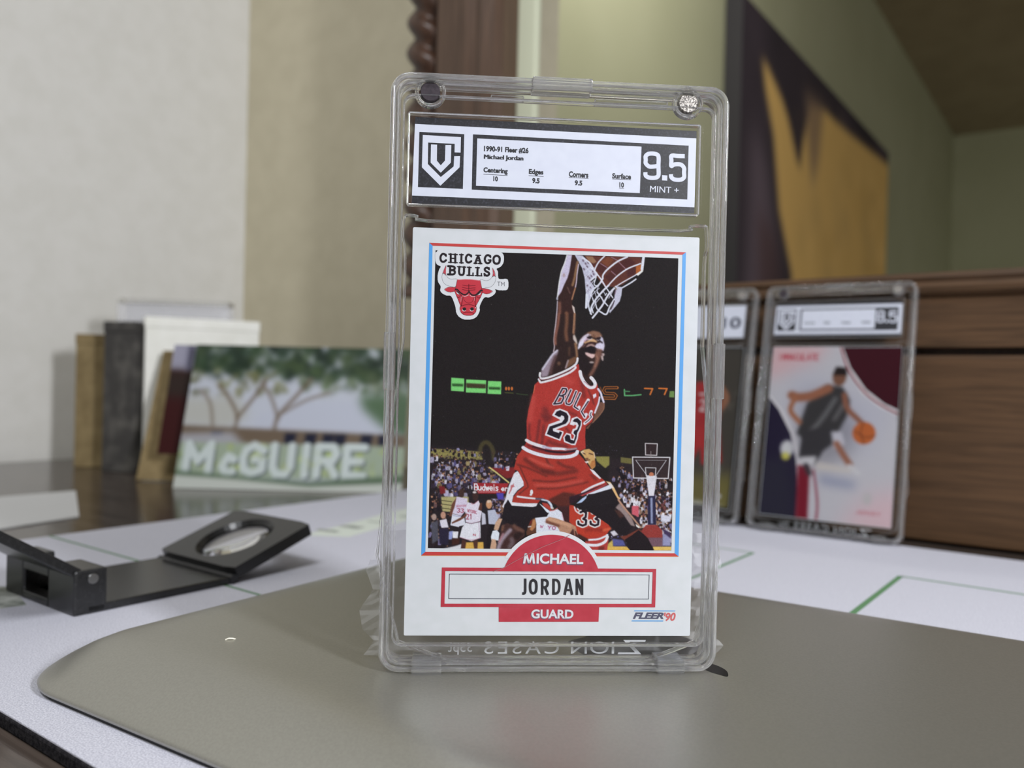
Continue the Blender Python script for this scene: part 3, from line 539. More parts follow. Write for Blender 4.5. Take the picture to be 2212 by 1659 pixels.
    for q in ([(1990, 1150), (2010, 1290)], [(2030, 1140), (2070, 1260)]): L(q, 2, (170, 120, 100), .5)
    # --- shorts, waist and legs
    c.zone(*Z4)
    P([(380, 300), (440, 220), (700, 290), (1000, 320), (1320, 290), (1345, 400), (1000, 470), (600, 400)], (150, 54, 52), .5)
    P([(380, 320), (620, 400), (1000, 470), (1345, 400), (1420, 480), (1540, 650), (1640, 740), (1790, 860), (1840, 930), (1500, 1080), (1200, 1170), (1180, 1270), (1000, 1270), (900, 1230), (700, 1170), (650, 1240), (205, 1235), (230, 1130), (300, 1040), (410, 950), (400, 890), (310, 690), (235, 660), (260, 560), (290, 440)], (172, 60, 50), .4)
    D = (96, 44, 40)
    for q, w, b in (([(430, 490), (520, 560), (640, 640), (760, 690), (900, 710)], 9, 2.4), ([(720, 690), (850, 725), (1000, 735), (1300, 690)], 9, 2.6), ([(790, 480), (830, 570), (890, 605)], 5, 1.2), ([(985, 540), (1100, 610), (1260, 640)], 6, 2), ([(300, 580), (480, 640), (620, 700), (800, 780)], 4, 1.4), ([(560, 850), (900, 870), (1300, 800)], 4, 1.6), ([(640, 990), (1000, 980), (1500, 880)], 4, 1.6), ([(340, 620), (420, 800), (480, 950), (430, 1000), (330, 1080)], 3, .8), ([(1550, 760), (1640, 840)], 5, 2)):
        L(q, w, D, b, .72)
    L([(500, 470), (700, 560), (900, 620)], 6, (206, 92, 80), 2, .7); L([(600, 930), (1000, 930), (1400, 860)], 7, (202, 90, 80), 2, .6)
    P([(820, 1180), (1080, 1050), (1300, 1080), (1200, 1180), (1190, 1290), (1000, 1290), (900, 1240)], (92, 46, 40), 1.8)
    L([(452, 165), (520, 205), (640, 248), (760, 282)], 7, (226, 224, 230), .4); L([(740, 275), (860, 302), (980, 310)], 5.4, (190, 186, 205), .8); L([(900, 308), (1040, 312), (1120, 320)], 5.4, (230, 228, 236), .5); L([(1120, 320), (1220, 318), (1300, 306)], 3.6, (170, 160, 172), 1)
    L([(560, 275), (700, 322), (900, 362), (1100, 372), (1290, 345)], 4.4, (48, 32, 42), .7); L([(470, 245), (600, 300), (760, 350)], 2.4, (120, 44, 48), .6)
    L([(395, 290), (480, 342), (620, 395), (800, 438), (1000, 455), (1180, 445), (1290, 405), (1318, 360)], 7.6, (228, 228, 236), .3)
    P([(300, 688), (325, 720), (402, 870), (408, 940), (300, 1020), (230, 1110), (205, 1230), (178, 1240), (135, 1178), (62, 1320), (38, 1300), (100, 1150), (130, 1000), (190, 850), (240, 730)], (224, 224, 232), .35)
    P([(185, 935), (215, 925), (240, 898), (236, 935), (255, 955), (215, 970), (200, 1010), (160, 1085), (148, 1070), (180, 1000)], (192, 112, 116), .5)
    P([(200, 1222), (400, 1240), (645, 1240), (620, 1290), (570, 1306), (200, 1282), (175, 1235)], (228, 228, 234), .3)
    L([(300, 1125), (440, 1145), (595, 1160)], 4, (226, 222, 226), .3); L([(620, 1165), (740, 1175), (800, 1210)], 4, (92, 92, 108), .6)
    O(540, 1050, 26, 44, (230, 228, 232), .3); O(528, 1095, 22, 18, (226, 224, 230), .4)
    L([(1400, 1060), (1560, 965), (1770, 880)], 4.6, (226, 224, 230), .3); L([(1200, 1145), (1400, 1080), (1600, 1000), (1800, 930)], 4, (60, 40, 52), .8); L([(1400, 1110), (1600, 1020), (1800, 925)], 3, (176, 66, 70), .5)
    P([(1480, 1088), (1640, 1020), (1860, 928), (1930, 940), (1890, 1000), (1700, 1050), (1480, 1115)], (222, 226, 238), .35); P([(1300, 1250), (1400, 1160), (1480, 1110), (1472, 1160), (1400, 1225)], (186, 206, 240), .5)
    P([(1525, 650), (1600, 680), (1725, 815), (1700, 830), (1590, 740)], (228, 226, 232), .35)
    P([(1800, 862), (1880, 880), (1950, 980), (2020, 1130), (2065, 1160), (2010, 1190), (1950, 1080), (1890, 960)], (232, 188, 130), .5); P([(1830, 880), (1900, 910), (1940, 990), (1900, 980)], (228, 222, 222), .5); L([(2010, 1170), (2100, 1290), (2180, 1400)], 3, (170, 130, 120), .6)
    # second head
    P([(1368, 362), (1430, 325), (1520, 312), (1600, 370), (1622, 450), (1612, 560), (1622, 620), (1570, 665), (1510, 575), (1430, 450)], (206, 166, 108), .5); P([(1560, 520), (1620, 500), (1630, 600), (1560, 660), (1530, 600)], (186, 124, 74), .7)
    P([(1370, 362), (1420, 340), (1440, 400), (1400, 400)], (226, 206, 176), .6); L([(1412, 382), (1452, 402)], 2, (90, 60, 50), .5); L([(1520, 390), (1580, 410)], 2.4, (90, 60, 50), .6); P([(1450, 470), (1510, 465), (1500, 500), (1455, 500)], (120, 80, 60), .6); P([(1440, 530), (1500, 520), (1520, 545), (1470, 560)], (226, 214, 210), .4); L([(1460, 512), (1530, 500)], 2, (90, 56, 50), .5); L([(1600, 370), (1622, 470)], 1.6, (220, 200, 180), .5)
    # thighs, knees
    c.zone(*Z5)
    P([(1220, 505), (1330, 495), (1455, 640), (1425, 700), (1260, 590)], (178, 68, 60), .5); L([(1230, 445), (1370, 480), (1440, 560), (1455, 620)], 5, (206, 216, 232), .5); L([(1200, 470), (1340, 500)], 4, (44, 36, 46), .8)
    P([(1165, 525), (1405, 700), (1395, 745), (1350, 750), (1190, 610)], (226, 234, 246), .35)
    P([(420, 438), (490, 580), (560, 590), (1000, 612), (1090, 590), (1160, 530), (1260, 640), (1355, 760), (1350, 805), (1050, 850), (960, 930), (880, 1060), (870, 1180), (820, 1200), (780, 1130), (620, 1060), (420, 1010), (260, 880), (300, 720), (330, 560)], (38, 33, 37), .35)
    P([(255, 1060), (400, 990), (560, 1060), (700, 1080), (815, 1190), (815, 1300), (660, 1420), (480, 1650), (130, 1650), (200, 1380), (240, 1200)], (70, 48, 46), .5)
    L([(560, 1060), (640, 1130), (760, 1180)], 8, (108, 76, 66), 1.8); L([(300, 1060), (280, 1160)], 5, (120, 84, 70), 1.4); L([(470, 1160), (380, 1260), (280, 1380), (220, 1500), (170, 1640)], 8, (158, 144, 156), 1.8); L([(300, 1250), (200, 1450)], 4, (176, 130, 140), 1.4); L([(500, 1370), (520, 1460), (460, 1560)], 9, (108, 92, 96), 2.2); P([(560, 1250), (700, 1200), (780, 1260), (640, 1400), (560, 1350)], (48, 36, 36), 1.6)
    P([(200, 880), (285, 890), (240, 1000), (180, 1170), (75, 1150), (120, 980)], (204, 166, 138), .6); P([(50, 1180), (150, 1158), (212, 1230), (190, 1410), (20, 1400), (8, 1320)], (224, 230, 240), .4); P([(30, 1370), (120, 1390), (145, 1500), (120, 1650), (-20, 1650)], (204, 164, 136), .6)
    c.zone(*Z6)
    P([(600, 235), (720, 225), (1015, 135), (1060, 190), (1165, 365), (1090, 490), (1240, 590), (1430, 815), (1300, 1000), (1180, 960), (1020, 830), (820, 690), (620, 560), (500, 560), (420, 450), (560, 310)], (38, 33, 37), .4)
    P([(250, 290), (420, 250), (480, 270), (330, 400), (250, 400)], (52, 34, 42), .9)
    P([(1100, 480), (1175, 400), (1240, 470), (1400, 680), (1460, 830), (1380, 810), (1250, 620)], (150, 132, 130), .9); P([(1070, 510), (1180, 540), (1260, 640), (1180, 680)], (74, 50, 46), 1.2); L([(1150, 340), (1230, 450), (1400, 650), (1560, 850)], 3.6, (190, 146, 122), .7); P([(1465, 780), (1550, 840), (1530, 865), (1480, 830)], (232, 232, 226), .4)
    P([(1180, 1010), (1300, 995), (1530, 870), (1590, 920), (1440, 1010), (1270, 1090)], (116, 60, 50), .8)
    P([(1270, 1070), (1400, 990), (1525, 895), (1650, 1010), (1810, 1265), (1370, 1275)], (38, 32, 36), .4)
    P([(1000, 930), (1080, 900), (1150, 980), (1060, 1010)], (214, 210, 220), .8)
    # dust
    for _ in range(70):
        x, y = c.rng.uniform(925, 1460), c.rng.uniform(545, 1180); c.zone(0, 0, 1); O(x, y, c.rng.uniform(.4, .9), c.rng.uniform(.4, .9), (120, 112, 112), .3, .8)
    c.a = np.stack([gauss(c.a[..., i], .85) for i in range(3)], -1); nz = gauss(c.rng.normal(0, 1, c.a.shape[:2]), .9); c.a *= (1+.08*nz)[..., None]; c.grain(5)
    return c

def draw_team_logo():
    """the club badge printed over the corner of the photograph"""
    c = Canvas(930, 530, 1110, 702, 5, (228, 230, 234), 5)
    c.zone(930, 530, 9.761); P, L, O = c.poly, c.line, c.oval
    K = (48, 42, 46); R = (205, 66, 78); DK = (92, 24, 34)
    # horns
    for q in ([(330, 420), (300, 470), (250, 600), (243, 690), (270, 770), (330, 830), (420, 860), (525, 866), (560, 712), (440, 708), (370, 680), (330, 610), (322, 520)], [(1302, 472), (1345, 540), (1372, 640), (1370, 730), (1340, 800), (1270, 870), (1160, 892), (1075, 888), (1050, 724), (1160, 740), (1240, 722), (1300, 650), (1312, 560)]):
        q = catmull(q, True); P(q, (224, 226, 230)); L(q, .5, K, smooth=False, closed=True)
    P([(330, 420), (296, 480), (258, 592), (285, 585), (318, 625), (326, 560), (324, 500)], (196, 76, 88)); P([(1302, 475), (1345, 545), (1366, 655), (1338, 640), (1304, 660), (1318, 580)], (196, 76, 88))
    L([(258, 592), (285, 585), (318, 625)], 1, K); L([(1304, 660), (1338, 640), (1366, 655)], 1, K)
    # ears
    P([(522, 880), (380, 878), (296, 922), (340, 965), (420, 980), (505, 968), (530, 920)], R); L([(522, 880), (380, 878), (296, 922), (340, 965), (420, 982), (505, 968)], .7, DK)
    P([(1078, 900), (1200, 918), (1305, 962), (1240, 1010), (1160, 1016), (1095, 995), (1075, 930)], R); L([(1078, 900), (1200, 918), (1305, 962), (1240, 1010), (1160, 1018), (1095, 995)], .7, DK)
    # head
    P([(565, 712), (1045, 728), (1080, 905), (1092, 1000), (1055, 1090), (960, 1270), (975, 1310), (960, 1400), (900, 1460), (800, 1478), (700, 1462), (645, 1410), (618, 1330), (630, 1280), (545, 1060), (510, 970), (530, 880)], R)
    L([(565, 712), (530, 880), (510, 970), (545, 1060), (640, 1270)], .8, DK, smooth=False); L([(1045, 728), (1080, 905), (1092, 1000), (1055, 1090), (955, 1275)], .8, DK, smooth=False); L([(565, 722), (800, 712), (1045, 738)], 1.4, (224, 150, 158))
    # brow, eyes
    L([(525, 925), (560, 925), (620, 985), (690, 1030), (750, 1030), (800, 985), (808, 960)], 3, K); L([(808, 960), (830, 1000), (880, 1042), (950, 1040), (1010, 990), (1060, 945), (1088, 950)], 3, K)
    P([(530, 930), (600, 990), (640, 1050), (560, 1010)], K); P([(1080, 950), (1010, 1010), (960, 1060), (1050, 1030)], K)
    P([(540, 965), (600, 1020), (620, 1035), (560, 1015)], (226, 228, 232)); P([(1065, 985), (1010, 1030), (985, 1050), (1045, 1035)], (226, 228, 232))
    L([(680, 1062), (730, 1070), (800, 1040)], 1.2, (226, 210, 214)); L([(830, 1050), (880, 1078), (940, 1070)], 1.2, (226, 210, 214))
    L([(808, 815), (806, 990)], 1.2, DK, smooth=False)
    for q in ([(675, 830), (740, 848), (800, 852), (880, 848), (945, 842)], [(665, 880), (740, 896), (800, 898), (880, 896), (945, 892)], [(668, 925), (740, 942), (800, 945), (880, 940), (940, 932)]): L(q, 1., DK)
    # muzzle
    L([(640, 1040), (668, 1140), (650, 1270)], 1.5, DK); L([(955, 1060), (940, 1180), (948, 1290)], 1.5, DK); L([(650, 1080), (640, 1180)], 1, (224, 170, 176)); L([(930, 1090), (920, 1160)], .9, (224, 170, 176))
    L([(690, 1070), (710, 1150), (760, 1200), (820, 1212), (880, 1180), (925, 1090)], .8, DK); L([(560, 1080), (590, 1095), (625, 1075)], 1, DK); L([(985, 1080), (1010, 1105), (1045, 1090)], 1, DK)
    L([(625, 1290), (700, 1258), (800, 1246), (900, 1262), (968, 1302)], 1.1, DK); L([(620, 1300), (622, 1370), (660, 1430), (720, 1465), (800, 1476), (890, 1462), (950, 1400), (970, 1310)], .9, DK)
    for x in (712, 872): O(x-4, 1356, 40, 30, (226, 214, 218)); O(x+2, 1338, 38, 36, K)
    L([(680, 1425), (740, 1408), (800, 1405), (860, 1412), (915, 1432)], 1.1, DK); O(952, 1312, 14, 10, (226, 214, 218))
    # slab serif lettering
    def slab(strokes, w=4.7):
        for q in strokes: L(q, w if len(q) > 2 or abs(q[0][1]-q[1][1]) > 60 else w*.62, K, smooth=len(q) > 3)
    slab([[(325, 185), (328, 225)], [(322, 210), (290, 178), (250, 178), (215, 225), (212, 290), (240, 335), (285, 340), (325, 310)]])
    slab([[(425, 180), (425, 350)], [(520, 185), (520, 358)], [(425, 268), (520, 272)], [(385, 180), (460, 184)], [(485, 186), (562, 190)], [(382, 352), (462, 356)], [(486, 358), (562, 362)]])
    slab([[(650, 190), (648, 362)], [(612, 190), (688, 193)], [(610, 362), (688, 365)]])
    slab([[(858, 200), (860, 240)], [(855, 225), (820, 195), (780, 198), (748, 245), (748, 310), (772, 350), (815, 356), (858, 330)]])
    slab([[(1000, 215), (940, 372)], [(1005, 215), (1052, 376)], [(965, 318), (1040, 322)], [(915, 372), (978, 376)], [(1010, 378), (1080, 382)], [(955, 204), (1052, 206)]])
    slab([[(1262, 210), (1264, 250)], [(1258, 235), (1225, 206), (1180, 210), (1146, 260), (1146, 320), (1172, 362), (1215, 370), (1256, 340), (1256, 310)], [(1215, 306), (1275, 308)]])
    L([(1390, 215), (1338, 245), (1325, 300), (1340, 360), (1390, 385), (1440, 360), (1455, 300), (1445, 245)], 4.9, K, closed=True)
    slab([[(415, 440), (410, 605)], [(372, 434), (470, 440), (505, 458), (508, 490), (470, 515), (420, 515)], [(420, 520), (480, 520), (512, 550), (505, 590), (465, 608), (368, 606)]])
    slab([[(606, 448), (602, 560), (618, 608), (655, 620), (690, 606), (702, 560), (706, 452)], [(568, 446), (645, 450)], [(672, 452), (740, 456)]])
    slab([[(818, 460), (812, 625)], [(778, 458), (855, 462)], [(768, 626), (905, 632)], [(895, 580), (893, 632)]])
    slab([[(990, 468), (986, 632)], [(948, 466), (1028, 470)], [(940, 634), (1080, 640)], [(1072, 590), (1070, 640)]])
    slab([[(1232, 468), (1234, 510)], [(1228, 495), (1195, 468), (1155, 478), (1142, 510), (1170, 545), (1215, 565), (1234, 600), (1205, 632), (1160, 630), (1135, 598)], [(1135, 590), (1132, 640)]])
    c.text('TM', 1408, 766, (84, 4), (-2, 82), .9, (70, 64, 72), .24)
    c.grain(2)
    return c
LOGO_OUTLINE = [(100, 170), (130, 130), (190, 85), (400, 95), (800, 110), (1200, 125), (1460, 138), (1530, 190), (1545, 270), (1530, 370), (1470, 450), (1392, 490), (1420, 560), (1438, 700), (1590, 704), (1632, 740), (1636, 880), (1590, 940), (1440, 942), (1360, 920), (1375, 970), (1330, 1040), (1230, 1095), (1130, 1100), (1040, 1270), (1035, 1380), (980, 1490), (900, 1545), (800, 1562), (690, 1552), (590, 1490), (540, 1400), (525, 1290), (440, 1075), (330, 1050), (240, 1000), (205, 940), (215, 860), (160, 760), (150, 640), (180, 510), (215, 440), (140, 400), (105, 320)]
# =====================================================================================================================
# shared frames: the dresser, the mat and the wall behind run along A1 (to the right and nearer) and A2 (away)
# =====================================================================================================================
A1, A2, UP = Vector((.8, -.6, 0)), Vector((.6, .8, 0)), Vector((0, 0, 1))
E1, E2 = Vector((.839, -.545, 0)).normalized(), Vector((.545, .839, 0)).normalized()
ROOM = frame((0, 0, 0), A1, A2, UP)          # x = along the wall, y = away, z = up

# ---- materials of the setting
m_wall_grey = noise_into(material('painted_wall_pale', rough=.7, spec=.2), 60, rgb(212, 210, 204), rgb(217, 215, 210), bump=.15, bump_scale=400)
m_wall_beige = noise_into(material('painted_wall_beige', rough=.7, spec=.2), 50, rgb(188, 180, 156), rgb(194, 186, 162), bump=.15, bump_scale=400)
m_wall_green = noise_into(material('painted_wall_sage', rough=.75, spec=.15), 3, rgb(180, 181, 150), rgb(186, 187, 157), bump=.1, bump_scale=200)
m_ceiling = noise_into(material('ceiling_tan', rough=.9, spec=.1), 8, rgb(150, 136, 110), rgb(158, 144, 117))
m_floor = noise_into(material('floor_carpet', rough=.95, spec=.1), 60, rgb(120, 106, 88), rgb(134, 120, 100))
def wood(name, c0, c1, rough=.38, along=(1.2, 26, 26), scale=14, spec=.4):
    m = noise_into(material(name, rough=rough, spec=spec), scale, c0, c1, detail=6, stretch=along, lo=.32, hi=.7, bump=.25, bump_scale=scale*2, dist=1.2); return m
m_wood_top = wood('dresser_top_wood', rgb(54, 46, 41), rgb(84, 74, 67), rough=.17, along=(1, 16, 16))
m_wood_front = wood('dresser_front_wood', rgb(60, 43, 28), rgb(85, 62, 42), rough=.5, spec=.25)
m_wood_frame = wood('frame_wood', rgb(68, 50, 38), rgb(92, 71, 56), rough=.35, along=(26, 26, 1.2))
m_wood_dark = wood('carved_wood', rgb(50, 34, 26), rgb(80, 56, 42), rough=.35, along=(20, 20, 4))

# ---- room shell
def plate(name, mat, pts, thick, M=ROOM):
    bm = bmesh.new(); a = [Vector(p) for p in pts]; n = (a[1]-a[0]).cross(a[2]-a[0]).normalized()*thick
    loops(bm, [[p for p in a], [p+n for p in a]]); return tag(add(name, bm, mat, M=M), kind='structure')
H0, H1 = -750, 1672
plate('wall_left', m_wall_grey, [(-757, -1500, H0), (-757, 533, H0), (-757, 533, H1), (-757, -1500, H1)], -80)
plate('wall_back', m_wall_beige, [(-757, 533, H0), (-390, 533, H0), (-390, 533, H1), (-757, 533, H1)], -40)
FAR = frame((573, 2200, 0), (.58, .814, 0), (-.814, .58, 0), UP)       # long wall of the room built in place of the mirror's reflection: x along it, y into the wall
plate('wall_right', m_wall_green, [(-1400, 0, H0), (3735, 0, H0), (3735, 0, H1), (-1400, 0, H1)], -60, FAR)
plate('wall_far', m_wall_green, [(3735, -2600, H0), (3735, 0, H0), (3735, 0, H1), (3735, -2600, H1)], 60, FAR)
plate('ceiling', m_ceiling, [(-1400, -2600, H1), (3735, -2600, H1), (3735, 0, H1), (-1400, 0, H1)], 60, FAR)
plate('floor', m_floor, [(-2200, -1500, H0), (4200, -1500, H0), (4200, 3600, H0), (-2200, 3600, H0)], -40)

# ---- dresser: top, raised drawer block along the back, carved mirror frame without its pane seen only as an opening
dresser = tag(empty('dresser', ROOM), 'dark brown wooden dresser with raised drawers and a tall carved frame at the back', 'dresser')
bm = bmesh.new(); box(bm, -745, 620, -60, 526, -30, 0, 3); add('dresser_top', bm, m_wood_top, dresser)
bm = bmesh.new(); box(bm, -690, 610, -40, 485, -749, -30, 2); add('carcass', bm, m_wood_front, dresser)
bm = bmesh.new(); box(bm, -430, 620, 471, 513, 0, 128); add('drawer_block', bm, m_wood_dark, dresser)
for j, (z0, z1) in enumerate(((2, 94.6), (98.4, 124))):
    for k, (x0, x1) in enumerate(((-428, -36), (-33, 37.5), (41, 300), (303, 618))):
        if j == 1: 
            if k: continue
            x0, x1 = -428, 618
        if j == 0 and k == 1: x0, x1 = -425, 27
        elif j == 0 and k == 0: continue
        elif j == 0 and k == 2: x0 = 30
        bm = bmesh.new(); box(bm, x0, x1, 459, 473, z0, z1, 1.2); add('drawer_front', bm, m_wood_front, dresser)
bm = bmesh.new()
prof = [(457, 124), (454.5, 126), (454, 128.5), (455.5, 131), (454, 133), (455, 135.5), (458, 136), (513, 136), (513, 124)]
loops(bm, [[(x, y, z) for y, z in prof] for x in (-434, 622)]); add('ledge_moulding', bm, m_wood_front, dresser)
fr = None
bm = bmesh.new(); prof = [(-404, 442), (-400, 436), (-372, 434), (-366, 437), (-360, 436), (-352, 440), (-349, 446), (-349, 480), (-404, 480)]
loops(bm, [[(x, y, z) for x, y in prof] for z in (136, 1400)]); fr = add('mirror_frame', bm, m_wood_frame, dresser)
bm = bmesh.new(); n = 20                                                  # rope carving: a twisted column along the outer edge
rings = []
for i in range(0, 560):
    z = 136+i*1.25; ph = z/22*2*math.pi
    rings.append([(-418+math.cos(k*2*math.pi/n)*(11.5+7*abs(math.sin((k*2*math.pi/n+ph*.5)))), 450+math.sin(k*2*math.pi/n)*(11.5+7*abs(math.sin((k*2*math.pi/n+ph*.5)))), z) for k in range(n)])
loops(bm, rings); add('rope_carving', bm, m_wood_dark, fr, smooth=True)
m_bevel = material('painted_bevel_sheen', rgb(200, 203, 178), .4)
bm = bmesh.new(); box(bm, -349, -333, 462, 468, 136, 1400, 1.5); add('mirror_bevel_strip', bm, m_bevel, fr, label='pale sage strip standing in for the mirror bevel')  # painted strip imitates the bright bevelled edge of the mirror glass

# ---- desk mat
m_mat = material('mat_cloth', rgb(214, 213, 222), .8, spec=.2)
noise_into(m_mat, 2600, rgb(172, 172, 183), rgb(203, 203, 212), detail=2, bump=.5, bump_scale=2600)
m_foam = noise_into(material('mat_foam', rough=.95, spec=.05), 900, rgb(26, 25, 28), rgb(48, 46, 48), bump=.8, bump_scale=1500)
m_green = material('mat_green_ink', rgb(92, 128, 92), .8, spec=.1); m_pale = material('mat_pale_ink', rgb(200, 206, 196), .8, spec=.1); m_smudge = noise_into(material('mat_grey_ink', rough=.8, spec=.1), 120, rgb(120, 126, 118), rgb(196, 198, 192))
mat_root = tag(empty('desk_mat', Matrix.Translation((0, 0, .00006))@ROOM), 'white cloth desk mat with thin green printed lines and a black foam underside', 'mat')
bm = bmesh.new(); slab(bm, rrect(-384, 78, 260, 426, 9), 0, 3.0, .5); add('foam_base', bm, m_foam, mat_root)
bm = bmesh.new(); slab(bm, rrect(-383.6, 78.4, 259.6, 425.6, 9), 2.9, 3.5, .2); add('cloth_top', bm, m_mat, mat_root)
bm = bmesh.new()                                                          # frayed foam fibres along the near edge
for i in range(900):
    x = random.uniform(-300, -60); z = random.uniform(.3, 2.9); l = random.uniform(.2, .8)
    a = Vector((x, 78.1, z)); b = a+Vector((random.uniform(-.4, .4), -l, random.uniform(-.3, .35)))
    face(bm, [a, a+Vector((.12, 0, 0)), b])
o = add('foam_fuzz', bm, m_foam, mat_root); o['kind'] = 'stuff'
def ink(bm, x0, y0, x1, y1, w):
    d = Vector((x1-x0, y1-y0, 0)).normalized(); n = Vector((-d.y, d.x, 0))*w/2; a, b = Vector((x0, y0, 3.53)), Vector((x1, y1, 3.53)); face(bm, [a-n, b-n, b+n, a+n])
for seg in ((-388+4.5, 173, -120, 173, 1.4), (-73, 130, -73, 356, 2.2), (-73, 355.5, 240, 355.5, 1.8), (-134, 130, -134, 359, 1.8), (-134, 359, -290, 359, 1.4)):
    bm = bmesh.new(); ink(bm, *seg); add('printed_line', bm, m_green, mat_root)
bm = bmesh.new(); face(bm, [(-306, 250, 3.53), (-288, 262, 3.53), (-310, 352, 3.53), (-330, 346, 3.53)]); add('printed_band', bm, m_pale, mat_root)
bm = bmesh.new()
for y, w in ((262, 7), (276, 9), (296, 4), (318, 8)): face(bm, [(-312, y, 3.56), (-300, y+2, 3.56), (-301, y+w, 3.56), (-314, y+w-2, 3.56)])
add('printed_mark', bm, m_smudge, mat_root)
bm = bmesh.new(); face(bm, [(-330, 92, 3.53), (-282, 92, 3.53), (-276, 118, 3.53), (-300, 124, 3.53), (-340, 112, 3.53)]); add('printed_mark', bm, m_smudge, mat_root)

# ---- tablet lying screen down
TAB = frame((0, 0, 3.57), E1, E2, UP)
m_alu = noise_into(material('tablet_aluminium', rough=.38, metal=.8, spec=.5), 1800, rgb(163, 161, 152), rgb(169, 167, 158), detail=2)
m_black_gloss = material('black_gloss', (.006, .006, .006, 1), .3, spec=.25)
m_rubber = material('black_seal', (.01, .01, .011, 1), .5)
tablet = tag(empty('tablet', TAB), 'grey aluminium tablet lying face down on the white mat under the card case', 'tablet')
tx0, tx1, ty0, ty1, tr, th = -206, 62, 99.5, 267, 21, 10.4
bm = bmesh.new(); prof = [(1, .7), (.1, 1.1), (0, 1.7), (.5, 2.3), (1.6, 3.2), (4, 4.9), (7.5, 7), (11.5, 8.8), (15.5, 9.9), (20, 10.4), (24, th)]
loops(bm, [[(p[0], p[1], z) for p in rrect(tx0+d, ty0+d, tx1-d, ty1-d, max(2, tr-d*.62), 14)] for d, z in prof]); add('back_shell', bm, m_alu, tablet, smooth=True)
bm = bmesh.new(); slab(bm, rrect(tx0+.9, ty0+.9, tx1-.9, ty1-.9, tr-.5, 14), 0, 1.2, .2); add('screen_edge', bm, m_rubber, tablet, label='black glass rim touching the mat')
# inlaid mark in the middle of the back: bitten fruit with a leaf
def arc(cx, cy, r, a0, a1, n): return [(cx+r*math.cos(math.radians(a0+(a1-a0)*k/n)), cy+r*math.sin(math.radians(a0+(a1-a0)*k/n))) for k in range(n+1)]
body = catmull([(0, 12.2), (-4, 13.6), (-9, 13.2), (-13.2, 9.5), (-15, 3), (-14, -4.5), (-10.8, -11.5), (-6.5, -15.6), (-3, -15), (0, -14.2), (3, -15), (6.5, -15.6), (10.4, -11.8), (13, -6.4), (9.8, -3.6), (8.4, 0.5), (9.6, 5), (12.6, 8.6), (9, 13), (4, 13.8)], True, 4)
mark = Matrix.Translation((-82, 184.5, 0))
def on_mark(p): return (-82+p[1], 184.5-p[0], th+.03)
bm = bmesh.new(); f = face(bm, [on_mark(p) for p in body]); bmesh.ops.triangulate(bm, faces=[f]); lo = add('logo_inlay', bm, m_black_gloss, tablet, label='black inlaid bitten fruit mark')
leaf = catmull([(.2, 15.2), (.8, 19.5), (3, 22.6), (6.3, 24), (6.5, 22.6), (5.6, 19.2), (3.2, 16.6)], True, 5)
bm = bmesh.new(); f = face(bm, [on_mark(p) for p in leaf]); bmesh.ops.triangulate(bm, faces=[f]); add('logo_leaf', bm, m_black_gloss, lo)
m_lint = material('lint', rgb(226, 222, 206), .8)
lint = bmesh.new(); pipe(lint, [(-163.9, 129.7, 8.0), (-163.3, 130.2, 8.3), (-162.8, 130.9, 8.2), (-162.6, 131.6, 7.9)], .14, 6)
bmesh.ops.translate(lint, verts=lint.verts, vec=(0, 0, 2.45)); tag(add('lint_speck', lint, m_lint, M=TAB), 'tiny pale curl of lint on the grey tablet', 'lint')

# =====================================================================================================================
# the card case (clear acrylic), its label card and the trading card; case axes: x right, y up, z to the front, mm
# =====================================================================================================================
m_glass = material('acrylic', (1, 1, 1, 1), 0., spec=.5, Transmission_Weight=1., IOR=1.44)
nt = m_glass.node_tree; _d = nt.nodes.new('ShaderNodeBsdfDiffuse'); _d.inputs[0].default_value = (.95, .96, 1, 1); _t = nt.nodes.new('ShaderNodeBsdfTransparent'); _m = nt.nodes.new('ShaderNodeMixShader'); _m.inputs[0].default_value = .55; _x = nt.nodes.new('ShaderNodeMixShader'); _x.inputs[0].default_value = .08
nt.links.new(_t.outputs[0], _m.inputs[1]); nt.links.new(_d.outputs[0], _m.inputs[2]); nt.links.new(nt.nodes['Principled BSDF'].outputs[0], _x.inputs[1]); nt.links.new(_m.outputs[0], _x.inputs[2]); nt.links.new(_x.outputs[0], nt.nodes['Material Output'].inputs[0])
m_pane = pane_material('acrylic_pane', (.985, .985, .985, 1), 1.33, .01)
m_film = pane_material('clear_film', (.93, .93, .94, 1), 1.35, .12, 2.5)
nt = m_film.node_tree; _o = nt.nodes['Material Output']; _s = _o.inputs[0].links[0].from_socket; _d = nt.nodes.new('ShaderNodeBsdfDiffuse'); _d.inputs[0].default_value = (.9, .9, .92, 1); _x = nt.nodes.new('ShaderNodeMixShader'); _x.inputs[0].default_value = .16
nt.links.new(_s, _x.inputs[1]); nt.links.new(_d.outputs[0], _x.inputs[2]); nt.links.new(_x.outputs[0], _o.inputs[0])
m_emboss = material('embossed_acrylic', (.85, .87, .9, 1), .3); nt = m_emboss.node_tree; _t = nt.nodes.new('ShaderNodeBsdfTransparent'); _x = nt.nodes.new('ShaderNodeMixShader'); _x.inputs[0].default_value = .5
nt.links.new(_t.outputs[0], _x.inputs[1]); nt.links.new(nt.nodes['Principled BSDF'].outputs[0], _x.inputs[2]); nt.links.new(_x.outputs[0], nt.nodes['Material Output'].inputs[0])
m_magnet = noise_into(material('magnet_nickel', rough=.45, metal=.6), 2600, rgb(80, 76, 74), rgb(190, 184, 176), detail=2, lo=.4, hi=.62, bump=.8, bump_scale=2500)
m_magnet_dark_reflection = noise_into(material('magnet_dark_reflection', rough=.6, metal=.2, spec=.3), 1500, rgb(44, 38, 44), rgb(58, 50, 56))  # same magnet, its dark reflection put into the base colour
